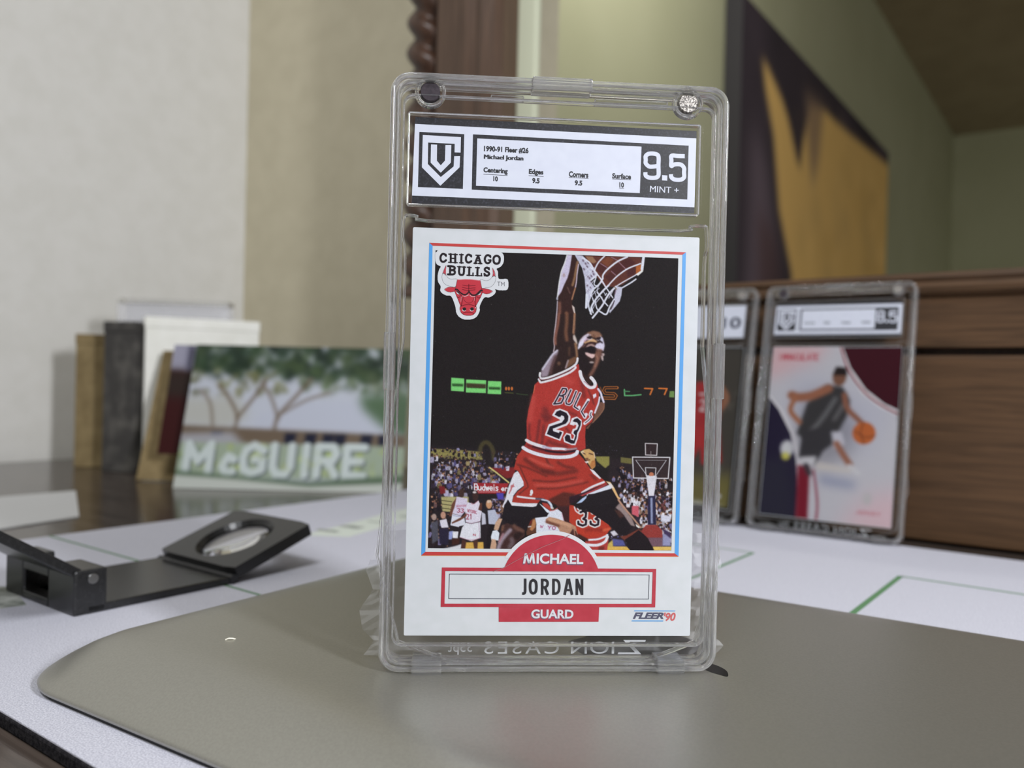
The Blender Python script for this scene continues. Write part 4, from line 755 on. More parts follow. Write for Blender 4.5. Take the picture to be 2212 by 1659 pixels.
Hm = np.array([[9.7818059142e-02, 2.1888621338e-03, -1.1894996727e+02], [1.9192390646e-03, -9.6949069593e-02, 8.8666285349e+01], [-3.7866597610e-05, -3.4622543176e-06, 1.]])
def C(x, y):
    """sheet units of the printed artwork -> millimetres on the card plane"""
    q = Hm@np.array((x, y, 1.)); return (q[0]/q[2], q[1]/q[2])
def Z(ox, oy, k):
    return lambda *pts: [C(ox+p[0]/k, oy+p[1]/k) for p in pts]

def text_mesh(string, bold=0., slant=0., track=1.):
    cu = bpy.data.curves.new('t', 'FONT'); cu.body = string; cu.offset = bold; cu.shear = slant; cu.resolution_u = 4; cu.size = 1; cu.space_character = track
    o = bpy.data.objects.new('t', cu); me = bpy.data.meshes.new_from_object(o); bpy.data.objects.remove(o); bpy.data.curves.remove(cu)
    n = len(me.vertices); a = np.empty(n*3); me.vertices.foreach_get('co', a); a = a.reshape(n, 3)[:, :2]
    F = [list(p.vertices) for p in me.polygons]; bpy.data.meshes.remove(me)
    lo, hi = a.min(0), a.max(0); return (a-lo)/(hi-lo), F
def letter(bm, string, bl, br, tl, z, bold=.02, slant=0., mirror=False, track=1.):
    """lettering fitted into a box: bottom left, bottom right and top left corners (mm)"""
    bl, br, tl = (np.array(v) for v in (bl, br, tl))
    if string[0] == 'M' and string.isupper() and bold > .01:           # heavy capital M from its four strokes
        h = np.linalg.norm(tl-bl); L = np.linalg.norm(br-bl); mw = h*1.12; u = (br-bl)/L; v = tl-bl; w = h*.225
        p = [bl+u*w*.35, bl+u*mw*.2+v, bl+u*mw*.5+v*.12, bl+u*mw*.8+v, bl+u*(mw-w*.35)]
        q = lambda a, b, d: face(bm, [a-u*d/2, a+u*d/2, b+u*d/2, b-u*d/2], z)
        q(p[0], p[1], w*.95); q(p[1]-v*.02, p[2]-v*.1, w*.9); q(p[2]-v*.1, p[3]-v*.02, w*.9); q(p[3], p[4], w*.95)
        bl = bl+u*(mw+h*.16); string = string[1:]; tl = bl+v
    shifts = (0,)
    if 'M' in string and bold: shifts, sh, bold = (-1, 0, 1), bold, 0.
    uv, F = text_mesh(string, bold, slant, track)
    if mirror: uv[:, 0] = 1-uv[:, 0]
    for k in shifts:
        wd = (br-bl)/np.linalg.norm(br-bl)*np.linalg.norm(tl-bl)*sh*1.6 if len(shifts) > 1 else np.zeros(2)
        P = bl+wd+uv[:, :1]*(br-bl-2*wd)+uv[:, 1:]*(tl-bl)+wd*k
        vs_ = [bm.verts.new((p[0], p[1], z+.006*k)) for p in P]
        for f in F:
            try: bm.faces.new([vs_[i] for i in f])
            except ValueError: pass
def strip(bm, pts, w, z, closed=True):
    """thin printed line along a polyline"""
    P = [np.array(p) for p in pts]; n = len(P)
    for i in range(n if closed else n-1):
        a, b = P[i], P[(i+1) % n]; d = (b-a)/np.linalg.norm(b-a); q = np.array((-d[1], d[0]))*w/2; e = d*w/2 if closed else 0
        face(bm, [a-q-e, b-q+e, b+q+e, a+q-e], z)
def frame_shape(bm, outer, inner, z):
    n = len(outer); O = [bm.verts.new((p[0], p[1], z)) for p in outer]; I = [bm.verts.new((p[0], p[1], z)) for p in inner]
    for k in range(n): bm.faces.new((O[k], O[(k+1) % n], I[(k+1) % n], I[k]))

def ink_grid(name, canvas, to_mm, u, v, nx, ny, z, mat, parent, keep=None, gain=1., label=None, corners=None):
    """printed sheet: a fine grid that carries the artwork as a colour attribute"""
    x = np.linspace(u[0], u[1], nx); y = np.linspace(v[0], v[1], ny); X, Y = np.meshgrid(x, y); X, Y = X.ravel(), Y.ravel()
    if corners is not None:
        a, b, c_, d = (np.array(p, float) for p in corners); s_, t_ = X[:, None], Y[:, None]; P = (a*(1-s_)+b*s_)*(1-t_)+(d*(1-s_)+c_*s_)*t_; X, Y = P[:, 0], P[:, 1]
    pm = to_mm(X, Y); co = np.c_[pm[0], pm[1], np.full(X.size, z)]*MM
    i, j = np.meshgrid(np.arange(nx-1), np.arange(ny-1)); k = (j*nx+i).ravel(); q = np.c_[k, k+nx, k+nx+1, k+1]
    if keep is not None: q = q[keep(X.reshape(ny, nx)[:-1, :-1].ravel()+(x[1]-x[0])/2, Y.reshape(ny, nx)[:-1, :-1].ravel()+(y[1]-y[0])/2)]
    me = bpy.data.meshes.new(name); me.vertices.add(len(co)); me.vertices.foreach_set('co', co.ravel().astype(np.float32))
    me.loops.add(q.size); me.loops.foreach_set('vertex_index', q.ravel().astype(np.int32)); me.polygons.add(len(q)); me.polygons.foreach_set('loop_start', np.arange(0, q.size, 4, dtype=np.int32))
    me.update(calc_edges=True)
    c = np.clip(lin(canvas.sample(X, Y))*INK*gain, 0, 1); at = me.attributes.new('ink', 'FLOAT_COLOR', 'POINT')
    at.data.foreach_set('color', np.c_[c, np.ones(len(c))].ravel().astype(np.float32)); me.validate()
    return link(name, me, mat, parent, label=label)
def Cv(X, Y):
    d = Hm[2, 0]*X+Hm[2, 1]*Y+1; return (Hm[0, 0]*X+Hm[0, 1]*Y+Hm[0, 2])/d, (Hm[1, 0]*X+Hm[1, 1]*Y+Hm[1, 2])/d
def inside(poly):
    P = np.array(poly, float); Q = np.roll(P, -1, 0)
    def f(X, Y):
        c = np.zeros(len(X), int)
        for (ax, ay), (bx, by) in zip(P, Q):
            if ay == by: continue
            m = ((ay <= Y) & (by > Y)) | ((by <= Y) & (ay > Y)); c += m & (X < ax+(Y-ay)/(by-ay)*(bx-ax))
        return c % 2 == 1
    return f

# ---- case: built once, copied for the two cases at the back
def make_case():
    root = empty('card_case'); X0, X1, Y0, Y1 = -36.9, 36.8, -51.4, 77.0
    for nm, z0, z1 in (('front_shell', .08, 3.5), ('back_shell', -3.5, -.08)):
        bm = bmesh.new(); ring(bm, X0, Y0, X1, Y1, 4.2, 1.05, z0, z1, .42); ring(bm, X0+1.3, Y0+1.3, X1-1.3, Y1-1.3, 3.2, .55, z0 if z0 > 0 else z0+.5, z1-.5 if z1 > 0 else z1, .3); add('rim', bm, m_glass, None, smooth=True).parent = (sh := empty(nm)); sh.parent = root
        if z0 > 0:
            bm = bmesh.new(); ring(bm, X0+2.6, Y0+5.2, X1-2.6, Y1-4.3, 2.2, .34, z0, z1-1.1, .12); add('inner_lip', bm, m_glass, sh, smooth=True)
        bm = bmesh.new(); zz = (2.35, 2.95) if z0 > 0 else (-2.95, -2.35); slab(bm, rrect(X0+.9, Y0+.9, X1-.9, Y1-.9, 3.4), zz[0], zz[1], .15); add('pane', bm, m_pane, sh)
    # recess walls that hold the two cards
    bm = bmesh.new(); ring(bm, -33.3, 49.0, 31.3, 69.3, .6, .45, -.5, 1.1, .15); add('label_recess', bm, m_glass, root)
    bm = bmesh.new(); w = .45
    P = [(-32.7, -45.6), (-33.0, 20), (-33.0, 38), (-33.6, 42.2), (-33.4, 46.2), (-32.8, 46.7), (-30.9, 46.6), (-28.6, 45.7), (0, 45.5), (27.4, 45.5), (29.6, 46.6), (32.4, 46.7), (33, 46.2), (33.2, 42.2), (32.7, 38), (32.7, 20), (32.6, -45.6)]
    n = len(P); Q = catmull(P, True, 3); m = len(Q)
    def off(d):
        T = np.roll(Q, -1, 0)-np.roll(Q, 1, 0); T /= np.linalg.norm(T, axis=1)[:, None]; return Q+np.c_[-T[:, 1], T[:, 0]]*d
    loops(bm, [[(p[0], p[1], z) for p in off(d)] for d, z in ((0, -.6), (0, 1.0), (.1, 1.15), (w-.1, 1.15), (w, 1.0), (w, -.6))], close_ring=True, cap=False); add('card_recess', bm, m_glass, root)
    # magnets with their round wells
    for k, (x, y) in enumerate(((-28.6, 73.35), (27.9, 73.5))):
        bm = bmesh.new(); tube(bm, 2.5, 3.35, .4, 2.3, x, y, 36, .3); well = add('magnet_well', bm, m_glass, root, smooth=False)
        bm = bmesh.new(); disc(bm, 2.12, -1.2, 2.28, x, y); add('magnet', bm, m_magnet if k else m_magnet_dark_reflection, well, label='small grey disc magnet' if k else 'small disc magnet with a painted dark reflection')
    # latch tabs on the edges, hinge clips at the foot
    def block(nm, x0, x1, y0, y1, z0, z1, b=.3):
        bm = bmesh.new(); box(bm, x0, x1, y0, y1, z0, z1, b); add(nm, bm, m_glass, root)
    block('latch_tab', -6.6, 6.4, 74.6, 77.25, -1.6, 3.75); block('latch_tab', -37.2, -35.2, 9.0, 21.4, -2.2, 3.7); block('latch_tab', 35.0, 37.1, 8.6, 20.8, -2.2, 3.7)
    block('hinge_clip', -29.8, -23.4, -51.9, -48.7, -2, 4.2); block('hinge_clip', 23.6, 29.6, -51.9, -48.7, -2, 4.2)
    block('cross_rib', -33, 33, -50.3, -49.8, -3, 2.2, .15)
    for x0, x1, y in ((-15.5, -8.2, 73.4), (7.4, 23.8, 73.6)):
        bm = bmesh.new(); ring(bm, x0, y-.5, x1, y+.5, .3, .25, -1.4, .6, .08); add('slot_rib', bm, m_glass, root)
    bm = bmesh.new()
    letter(bm, 'ION', (5.4, -49.2), (15.2, -49.2), (5.4, -46.5), -2.25, .0, 0, True); letter(bm, 'Z', (16.0, -49.3), (21.4, -49.3), (17.2, -46.1), -2.25, .0, 0, True); letter(bm, 'CASES', (-14, -49.2), (2.7, -49.2), (-14, -46.5), -2.25, .0, 0, True, 1.25); letter(bm, '35pt', (-22, -49.4), (-16.7, -49.4), (-22, -46.7), -2.25, .0, 0, True)
    add('embossed_lettering', bm, m_emboss, root, label='raised clear mirrored lettering along the foot'); return root

CARD = frame((9.34, 183.61, 77.4-11.77), (.99745, .0713, 0), UP, (.0713, -.99745, 0))
case = make_case(); case.matrix_world = CARD
tag(case, 'large clear plastic card case standing upright on the grey tablet', 'card case', 'clear plastic card cases')

# ---- trading card in the front case
m_stock = noise_into(material('card_stock', rough=.42, spec=.35), 300, inkc(222, 226, 229), inkc(227, 230, 234))
m_ink_red = noise_into(material('ink_crimson', rough=.4, spec=.35), 500, inkc(190, 54, 70), inkc(200, 62, 78)); m_ink_scarlet = material('ink_scarlet', inkc(206, 64, 62), .4); m_ink_blue = material('ink_blue', inkc(88, 170, 240), .4)
m_ink_black = material('ink_black', inkc(40, 38, 44), .4); m_ink_white = material('ink_white', inkc(232, 233, 237), .42); m_ink_grey = material('ink_grey', inkc(120, 84, 110), .5); m_ink_orange = material('ink_orange', inkc(226, 150, 96), .4); m_ink_navy = material('ink_navy', inkc(60, 66, 84), .45)
m_ink_slate = material('ink_slate', inkc(80, 80, 104), .45); m_ink_ltblue = material('ink_light_blue', inkc(122, 180, 232), .45); m_ink_rose = material('ink_rose', inkc(214, 96, 98), .45); m_crease = material('crease_fibre', inkc(206, 120, 122), .7)
m_print = print_material('printed_ink', .4, .04)
tcard = tag(empty('trading_card', CARD), 'white bordered basketball card of a red uniformed player dunking, in the large front case', 'trading card')
bm = bmesh.new(); slab(bm, rrect(-31.75, -44.45, 31.75, 44.45, .35, 3), -.2, .16, .05); add('card_stock', bm, m_stock, tcard)
PH = [C(941, 540.5), C(1463.6, 558.5), C(1449.5, 1189.5), C(925, 1183.5)]
pc = draw_card_photo()
ink_grid('printed_photo', pc, Cv, (0, 1), (0, 1), 540, 650, .19, m_print, tcard, corners=[(941, 540), (1464, 558), (1449.7, 1189.7), (925, 1183.7)], label='action photo of the leaping player')
lc = draw_team_logo()
oz = [(930+p[0]/9.761, 530+p[1]/9.761) for p in catmull(LOGO_OUTLINE, True, 4)]
ink_grid('team_badge', lc, Cv, (939, 1099), (536, 691), 300, 290, .215, m_print, tcard, keep=inside(oz), label='white edged red bull badge with black lettering')
zb = Z(870, 900, 3.318); za = Z(870, 490, 3.3515); px = Z(0, 0, 1)
o_ = px((927.3, 523.7), (1480.5, 544.9), (1465.2, 1202.3), (910.7, 1199.3)); i_ = px((934.6, 530.2), (1473, 550.2), (1456.8, 1195.6), (919.6, 1191.6))
def quad(nm, pts, m, z, par=None, label=None):
    bm = bmesh.new(); face(bm, pts, z); return add(nm, bm, m, par or tcard, label=label)
quad('border_line', [o_[0], o_[1], i_[1], i_[0]], m_ink_scarlet, .19, label='red border line'); quad('border_line', [o_[3], o_[2], i_[2], i_[3]], m_ink_scarlet, .19, label='red border line')
quad('border_line', [o_[0], i_[0], i_[3], o_[3]], m_ink_blue, .192, label='blue border line'); quad('border_line', [o_[1], o_[2], i_[2], i_[1]], m_ink_blue, .192, label='blue border line')
bm = bmesh.new(); strip(bm, px((911, 1199.8), (1100, 1200.4)), .12, .196, False); strip(bm, px((1278, 1201.6), (1465, 1202.8)), .12, .196, False); add('border_edge', bm, m_ink_orange, tcard)
cx, cy = C(1190.3, 1262.5)
def arch(r, yb):
    a = math.degrees(math.asin((yb-cy)/r)); return arc(cx, cy, r, a, 180-a, 40)
base_y = C(1190, 1229)[1]
bm = bmesh.new(); flat(bm, arch(11.85, C(1190, 1206)[1]), .224); add('banner_arch_edge', bm, m_ink_white, tcard)
banner = empty('name_banner'); banner.parent = tcard
bm = bmesh.new(); flat(bm, arch(10.98, base_y), .23); add('banner_arch', bm, m_ink_red, banner, label='crimson arch')
bm = bmesh.new(); frame_shape(bm, zb((283, 1080), (1815, 1092), (1808, 1368), (275, 1363)), zb((307, 1105), (1790, 1115), (1783, 1343), (302, 1340)), .232); face(bm, zb((690, 1362), (1408, 1366), (1403, 1470), (690, 1470)), .232); add('banner_frame', bm, m_ink_red, banner)
bm = bmesh.new(); strip(bm, zb((337, 1127), (1765, 1135), (1760, 1308), (332, 1303)), .11, .232); add('banner_rule', bm, m_ink_navy, banner)
def words(nm, items, m, z, par, label=None, gap=None):
    bm = bmesh.new()
    for zz, s, bl, br, tl, bold, sl in items:
        b, r, t = zz(bl, br, tl); letter(bm, s, b, r, t, z, bold, sl, False, 1.6 if s == 'JORDAN' else 1.)
    return add(nm, bm, m, par, label=label)
words('lettering', [(zb, 'MICHAEL', (860, 1060), (1290, 1066), (862, 984), .03, 0), (zb, 'GUARD', (916, 1453), (1220, 1455), (917, 1388), .03, 0)], m_ink_grey, .245, banner)
words('lettering', [(zb, 'MICHAEL', (865, 1052), (1293, 1058), (867, 978), .03, 0), (zb, 'GUARD', (922, 1446), (1223, 1448), (923, 1381), .03, 0)], m_ink_white, .255, banner, 'white lettering')
def ribbon(bm, pts, w, z, smooth=True):
    P = catmull(pts, False, 8) if smooth else np.array(pts, float); T = np.gradient(P, axis=0) if smooth else None
    for i in range(len(P)-1) if not smooth else ():
        a, b = P[i], P[i+1]; d = (b-a)/np.linalg.norm(b-a); q = np.array((-d[1], d[0]))*w/2; face(bm, [a-q, b-q, b+q, a+q], z+.004*(i % 2))
    if smooth:
        T /= np.linalg.norm(T, axis=1)[:, None]; Nn = np.c_[-T[:, 1], T[:, 0]]*w/2; vs_ = [(bm.verts.new((*(p-n), z+.0005*i)), bm.verts.new((*(p+n), z+.0005*i))) for i, (p, n) in enumerate(zip(P, Nn))]
        for (a, b), (c_, d) in zip(vs_[:-1], vs_[1:]): bm.faces.new((a, c_, d, b))
SURNAME = (('J', 850, 888), ('O', 905, 968), ('R', 992, 1048), ('D', 1072, 1132), ('A', 1152, 1222), ('N', 1240, 1293))
bm = bmesh.new()
for ch, x0, x1 in SURNAME:
    q = lambda *pts: zb(*[(x0+(x1-x0)*u, 1160+(x0-850)*.005+116*v) for u, v in pts]); sw = 20/33.4*.96; k = .13*60/(x1-x0); zz = .245
    if ch == 'J': ribbon(bm, q((.76, 0), (.76, .7), (.72, .84), (.55, .92), (.2, .92)), sw, zz)
    elif ch == 'O': ribbon(bm, q((.5, .09), (.22, .2), (.14, .5), (.22, .8), (.5, .91), (.78, .8), (.86, .5), (.78, .2), (.5, .09), (.4, .1)), sw, zz)
    elif ch == 'R': ribbon(bm, q((.15, 0), (.15, 1)), sw, zz, False); ribbon(bm, q((.15, .09), (.55, .09), (.78, .17), (.84, .3), (.76, .45), (.5, .53), (.15, .53)), sw*.95, zz+.004); ribbon(bm, q((.5, .53), (.88, 1)), sw, zz+.008, False)
    elif ch == 'D': ribbon(bm, q((.15, 0), (.15, 1)), sw, zz, False); ribbon(bm, q((.15, .09), (.5, .09), (.76, .22), (.85, .5), (.76, .78), (.5, .91), (.15, .91)), sw*.95, zz+.004)
    elif ch == 'A': ribbon(bm, q((.12, 1), (.46, 0)), sw, zz, False); ribbon(bm, q((.54, 0), (.88, 1)), sw, zz+.004, False); ribbon(bm, q((.25, .7), (.75, .7)), sw*.8, zz+.008, False)
    else: ribbon(bm, q((.15, 0), (.15, 1)), sw, zz, False); ribbon(bm, q((.85, 0), (.85, 1)), sw, zz, False); ribbon(bm, q((.15, .04), (.85, .96)), sw, zz+.004, False)
add('lettering', bm, m_ink_black, banner, label='black lettering')
mk = empty('maker_mark'); mk.parent = tcard
words('lettering', [(zb, 'FLEER', (1648, 1451), (1868, 1452), (1650, 1404), .045, .28)], m_ink_slate, .2, mk); words('lettering', [(zb, "'90", (1868, 1468), (1952, 1466), (1872, 1406), .03, .15)], m_ink_rose, .205, mk)
bm = bmesh.new(); face(bm, zb((1660, 1388), (1954, 1390), (1948, 1398), (1655, 1397)), .2); face(bm, zb((1642, 1460), (1868, 1461), (1864, 1470), (1638, 1469)), .2); add('rule', bm, m_ink_ltblue, mk)
bm = bmesh.new(); cr = zb((648, 1110), (720, 1086), (800, 1040), (900, 985), (1000, 935), (1140, 880), (1195, 850)); strip(bm, cr, .09, .262, False); add('crease', bm, m_crease, tcard, label='pale crease across the arch')
bm = bmesh.new(); strip(bm, [(p[0], p[1]+.09) for p in cr], .05, .261, False); add('crease', bm, m_ink_navy, tcard, label='dark side of the crease')

# ---- paper grading label
m_paper = noise_into(material('label_paper', rough=.5, spec=.3), 400, inkc(229, 233, 248), inkc(234, 238, 252)); m_toner = noise_into(material('label_toner', rough=.45, spec=.4), 2200, rgb(26, 26, 31), rgb(54, 54, 64), detail=2, lo=.5, hi=.8)
zl = Z(800, 130, 2.765)
def grade_label(M, lab, grp, texts, grade, sub, z=0):
    root = tag(empty('grade_label', M), lab, 'label card', grp)
    bm = bmesh.new(); slab(bm, [C(*p) for p in ()] or zl((268, 338), (247, 855), (1929, 915), (1942, 425)), -.12, .12, .03); add('paper', bm, m_paper, root)
    bm = bmesh.new()
    face(bm, zl((268, 338), (1942, 425), (1942, 468), (265, 380)), .15); face(bm, zl((250, 808), (1930, 880), (1929, 915), (247, 855)), .15)
    frame_shape(bm, zl((612, 443), (1895, 512), (1887, 833), (605, 773)), zl((637, 467), (1615, 517), (1605, 795), (630, 750)), .15); add('black_panel', bm, m_toner, root)
    em = quad('emblem', zl((293, 428), (560, 442), (552, 768), (285, 757)), m_toner, .15, root, 'black square with a white shield emblem')
    bm = bmesh.new(); flat(bm, zl((313, 447), (540, 460), (538, 552), (502, 551), (503, 500), (345, 492), (343, 620), (420, 698), (497, 635), (500, 574), (535, 573), (532, 640), (418, 750), (308, 640)), .17)
    flat(bm, zl((362, 503), (398, 505), (397, 600), (420, 628), (445, 600), (448, 507), (483, 507), (480, 612), (420, 672), (360, 612)), .17); add('shield', bm, m_paper, em)
    words('lettering', texts, m_toner, .15, root, 'small black lettering')
    bm = bmesh.new()
    for q in ([(674, 681), (818, 689)], [(943, 690), (1032, 695)], [(1182, 701), (1299, 707)], [(1440, 710), (1553, 716)]): strip(bm, zl(*q), .09, .15, False)
    add('underline', bm, m_toner, root)
    words('lettering', [g for g in grade if len(g[1]) > 4], m_paper, .17, root, 'white grade lettering') if len(grade) > 1 else None
    bm = bmesh.new(); sw = 25/2.765/9.72
    NUM = {'9': [(.06, .74), (.08, .86), (.3, .93), (.7, .93), (.92, .84), (.92, .5), (.92, .16), (.7, .07), (.3, .07), (.08, .16), (.08, .3), (.08, .42), (.3, .53), (.6, .53), (.9, .5)],
           '5': [(.97, .07), (.5, .07), (.1, .07), (.09, .25), (.08, .44), (.3, .38), (.7, .38), (.92, .5), (.92, .66), (.92, .84), (.7, .93), (.3, .93), (.08, .85), (.06, .74)],
           '8': [(.5, .5), (.25, .48), (.1, .36), (.1, .18), (.28, .07), (.72, .07), (.9, .18), (.9, .36), (.75, .48), (.5, .5), (.25, .52), (.08, .64), (.08, .82), (.28, .93), (.72, .93), (.92, .82), (.92, .64), (.75, .52), (.5, .5)]}
    for ch, x0, x1, y0, y1 in ((grade[0][1][0], 1632, 1722, 548, 713), ('5', 1784, 1874, 561, 725)):
        ribbon(bm, zl(*[(x0+(x1-x0)*u, y0+(y1-y0)*v+(x1-x0)*u*.03) for u, v in NUM[ch]]), sw, .17+.004*(ch == '5'))
    face(bm, zl((1737, 688), (1768, 690), (1767, 721), (1736, 719)), .17); add('grade_number', bm, m_paper, root, label='white grade number')
    return root
T = [(zl, '1990-91 Fleer #26', (677, 547), (942, 560), (678, 511), .042, 0), (zl, 'Michael Jordan', (676, 597), (912, 608), (677, 563), .042, 0),
     (zl, 'Centering', (674, 678), (818, 686), (675, 639), .042, 0), (zl, '10', (733, 722), (760, 725), (733, 692), .042, 0), (zl, 'Edges', (944, 688), (1030, 693), (945, 650), .042, 0), (zl, '9.5', (964, 735), (1008, 738), (965, 703), .042, 0),
     (zl, 'Corners', (1182, 698), (1298, 704), (1183, 663), .042, 0), (zl, '9.5', (1217, 748), (1262, 751), (1218, 717), .042, 0), (zl, 'Surface', (1440, 707), (1552, 713), (1441, 675), .042, 0), (zl, '10', (1483, 761), (1510, 763), (1483, 729), .042, 0)]
GL = CARD@Matrix.Translation((0, 0, .0003))
lab = grade_label(GL, 'black and white grading label reading 9.5 above the dunking card', 'grading labels', T, [(zl, '9.5', (1630, 712), (1873, 725), (1634, 546), .03, 0), (zl, 'MINT +', (1664, 788), (1834, 797), (1666, 752), .006, 0)], None)
bm = bmesh.new(); strip(bm, zl((1482, 765), (1511, 767)), .08, .15, False); add('underline', bm, m_toner, lab)

# ---- crumpled clear sleeve behind the foot of the case
rnd = np.random.default_rng(11)
nx, ny = 46, 26; bm = bmesh.new(); xs = np.linspace(-40.3, 39.6, nx); G = []
jl = np.interp(np.arange(ny), [0, 3, 5, 9, 13, 17, 20, 25], [-.8, 1.5, -.9, -1.9, 1.2, -.6, .8, 2.4]); jr = np.interp(np.arange(ny), [0, 2, 5, 8, 12, 16, 20, 25], [1.0, 2.2, -1.2, -2.4, -1.6, .6, 1.2, -1.4])
nz = rnd.normal(0, 1, (ny, nx))
for _ in range(2): nz = (nz+np.roll(nz, 1, 0)+np.roll(nz, 1, 1)+np.roll(nz, -1, 1))/2.6
for j in range(ny):
    row = []
    for i, x in enumerate(xs):
        e = jl[j]*max(0, 1-i/5) if i < 5 else (jr[j]*max(0, 1-(nx-1-i)/5) if i > nx-6 else 0)
        row.append(bm.verts.new((x+e, -51.2+j*1.15+(nz[j, i]*.4 if j else 0), -7.2+nz[j, i]*1.1+j*.05)))
    G.append(row)
for j in range(ny-1):
    for i in range(nx-1): bm.faces.new((G[j][i], G[j][i+1], G[j+1][i+1], G[j+1][i]))
tag(add('plastic_sleeve', bm, m_film, M=CARD), 'crumpled clear plastic sleeve behind the foot of the front case', 'plastic sleeve')
# =====================================================================================================================
# things at the back
# =====================================================================================================================
# ---- two more cases leaning on the drawers
def lean_frame(cx, cy, cz, yaw, lean):
    """card frame whose face looks to the front left, tilted back"""
    x = Vector((math.cos(yaw), -math.sin(yaw), 0)); n0 = Vector((-math.sin(yaw), -math.cos(yaw), 0)); n = (n0*math.cos(lean)+UP*math.sin(lean)); return frame((cx, cy, cz), x, n.cross(x), n)
LEAN = math.radians(12); YAW = math.radians(34.5)
C1 = lean_frame(160, 419, 54.75, YAW, LEAN); C2 = lean_frame(160-.824*79, 419+.566*79, 54.75, YAW, LEAN)
for M, lb in ((C1, 'clear plastic card case with a white and maroon card, leaning on the brown drawers'), (C2, 'clear plastic card case with a dark card, half hidden behind the large front case')):
    c = copy_tree(case); c.matrix_world = M; c['label'] = lb; c['group'] = 'clear plastic card cases'

def draw_white_card():
    c = Canvas(0, 0, 64, 89, 4, (206, 204, 210), 8); c.zone(0, 0, 1); P, L, O = c.poly, c.line, c.oval
    P([(-2, -2), (30, -2), (20, 10), (-2, 18)], (222, 186, 190), 4); P([(50, 76), (66, 70), (66, 91), (40, 91)], (226, 196, 202), 5); P([(14, 12), (60, 30), (52, 56), (8, 36)], (196, 196, 210), 5, .8)
    P([(33, -1), (38, 12), (46, 24), (55, 31), (66, 36), (66, -1)], (232, 230, 232)); P([(35, -1), (40, 11), (48, 22), (57, 29), (66, 33), (66, -1)], (66, 20, 32)); L([(34, -1), (39, 12), (47, 23), (56, 30), (66, 35)], .9, (136, 44, 58))
    P([(-1, 24), (8, 34), (15, 46), (20, 60), (23, 76), (23, 91), (-1, 91)], (226, 222, 226)); P([(-1, 26), (6, 34), (13, 46), (17, 60), (19, 76), (19, 91), (-1, 91)], (38, 32, 56)); P([(-1, 60), (12, 60), (17, 72), (19, 91), (-1, 91)], (46, 44, 60), 3)
    P([(18, 62), (24, 62), (25, 91), (19, 91)], (128, 30, 48), .5); L([(26, 64), (29, 80), (29, 91)], 1, (150, 60, 76), .4)
    O(12, 54, 3.4, 4.2, (220, 220, 222), .6); O(11.5, 58, 2, 2, (212, 206, 96), .6)
    # player: dark kit, driving with the ball
    P([(18, 26), (32, 24), (40, 34), (46, 42), (42, 56), (32, 62), (20, 60), (16, 48)], (126, 124, 134), 4, .6)
    O(35, 16, 3.4, 4.6, (128, 88, 70), .4); P([(31.6, 15), (33, 10.5), (38, 11), (38.8, 15)], (40, 32, 32), .4)
    P([(29, 20), (37, 21), (41, 28), (40, 36), (36, 45), (24, 52), (16, 46), (20, 30)], (62, 60, 62), .6); L([(34, 27), (28, 38), (22, 46)], 1.6, (128, 128, 130), .8); L([(38, 30), (34, 38)], 1.4, (124, 122, 124), .8)
    L([(30, 22), (22, 26), (15, 27), (12, 26)], 4.6, (160, 104, 80), .6); L([(14, 27), (12, 34), (17, 40)], 2.6, (168, 110, 82), .5); L([(38, 25), (40, 32), (45, 37), (48, 40)], 2.6, (150, 98, 78), .5)
    P([(19, 44), (33, 42), (37, 48), (30, 54), (26, 62), (18, 58)], (60, 58, 62), .6); P([(33, 44), (38, 44), (40, 50), (35, 53)], (206, 204, 214), .6); P([(19, 58), (27, 57), (26, 62), (20, 62)], (212, 210, 214), .6)
    L([(36, 50), (40, 56), (43, 60)], 3, (160, 108, 88), .5); L([(43, 61), (47, 64)], 2.6, (216, 214, 218), .4); L([(22, 62), (24, 66)], 2.6, (66, 60, 66), .5)
    O(48.5, 44, 5.4, 5.6, (196, 106, 58), .3); L([(44, 43), (49, 46), (53.6, 45)], .4, (110, 60, 40), .2); L([(48, 38.6), (47, 44), (49, 49.4)], .4, (110, 60, 40), .2)
    P([(27, 60), (44, 62), (44, 64), (27, 64)], (214, 206, 200), 1); P([(28, 66), (46, 68), (46, 72), (30, 71)], (160, 164, 186), 2)
    c.text('IMMACULATE', 3.5, 4, (2.1, 0), (0, 3.2), .55, (196, 84, 96)); c.oval(52, 76, 2, 3, (200, 196, 196), .8); c.text('JERSEY', 47, 82, (2, 0), (0, 1.6), .4, (206, 140, 150))
    return c
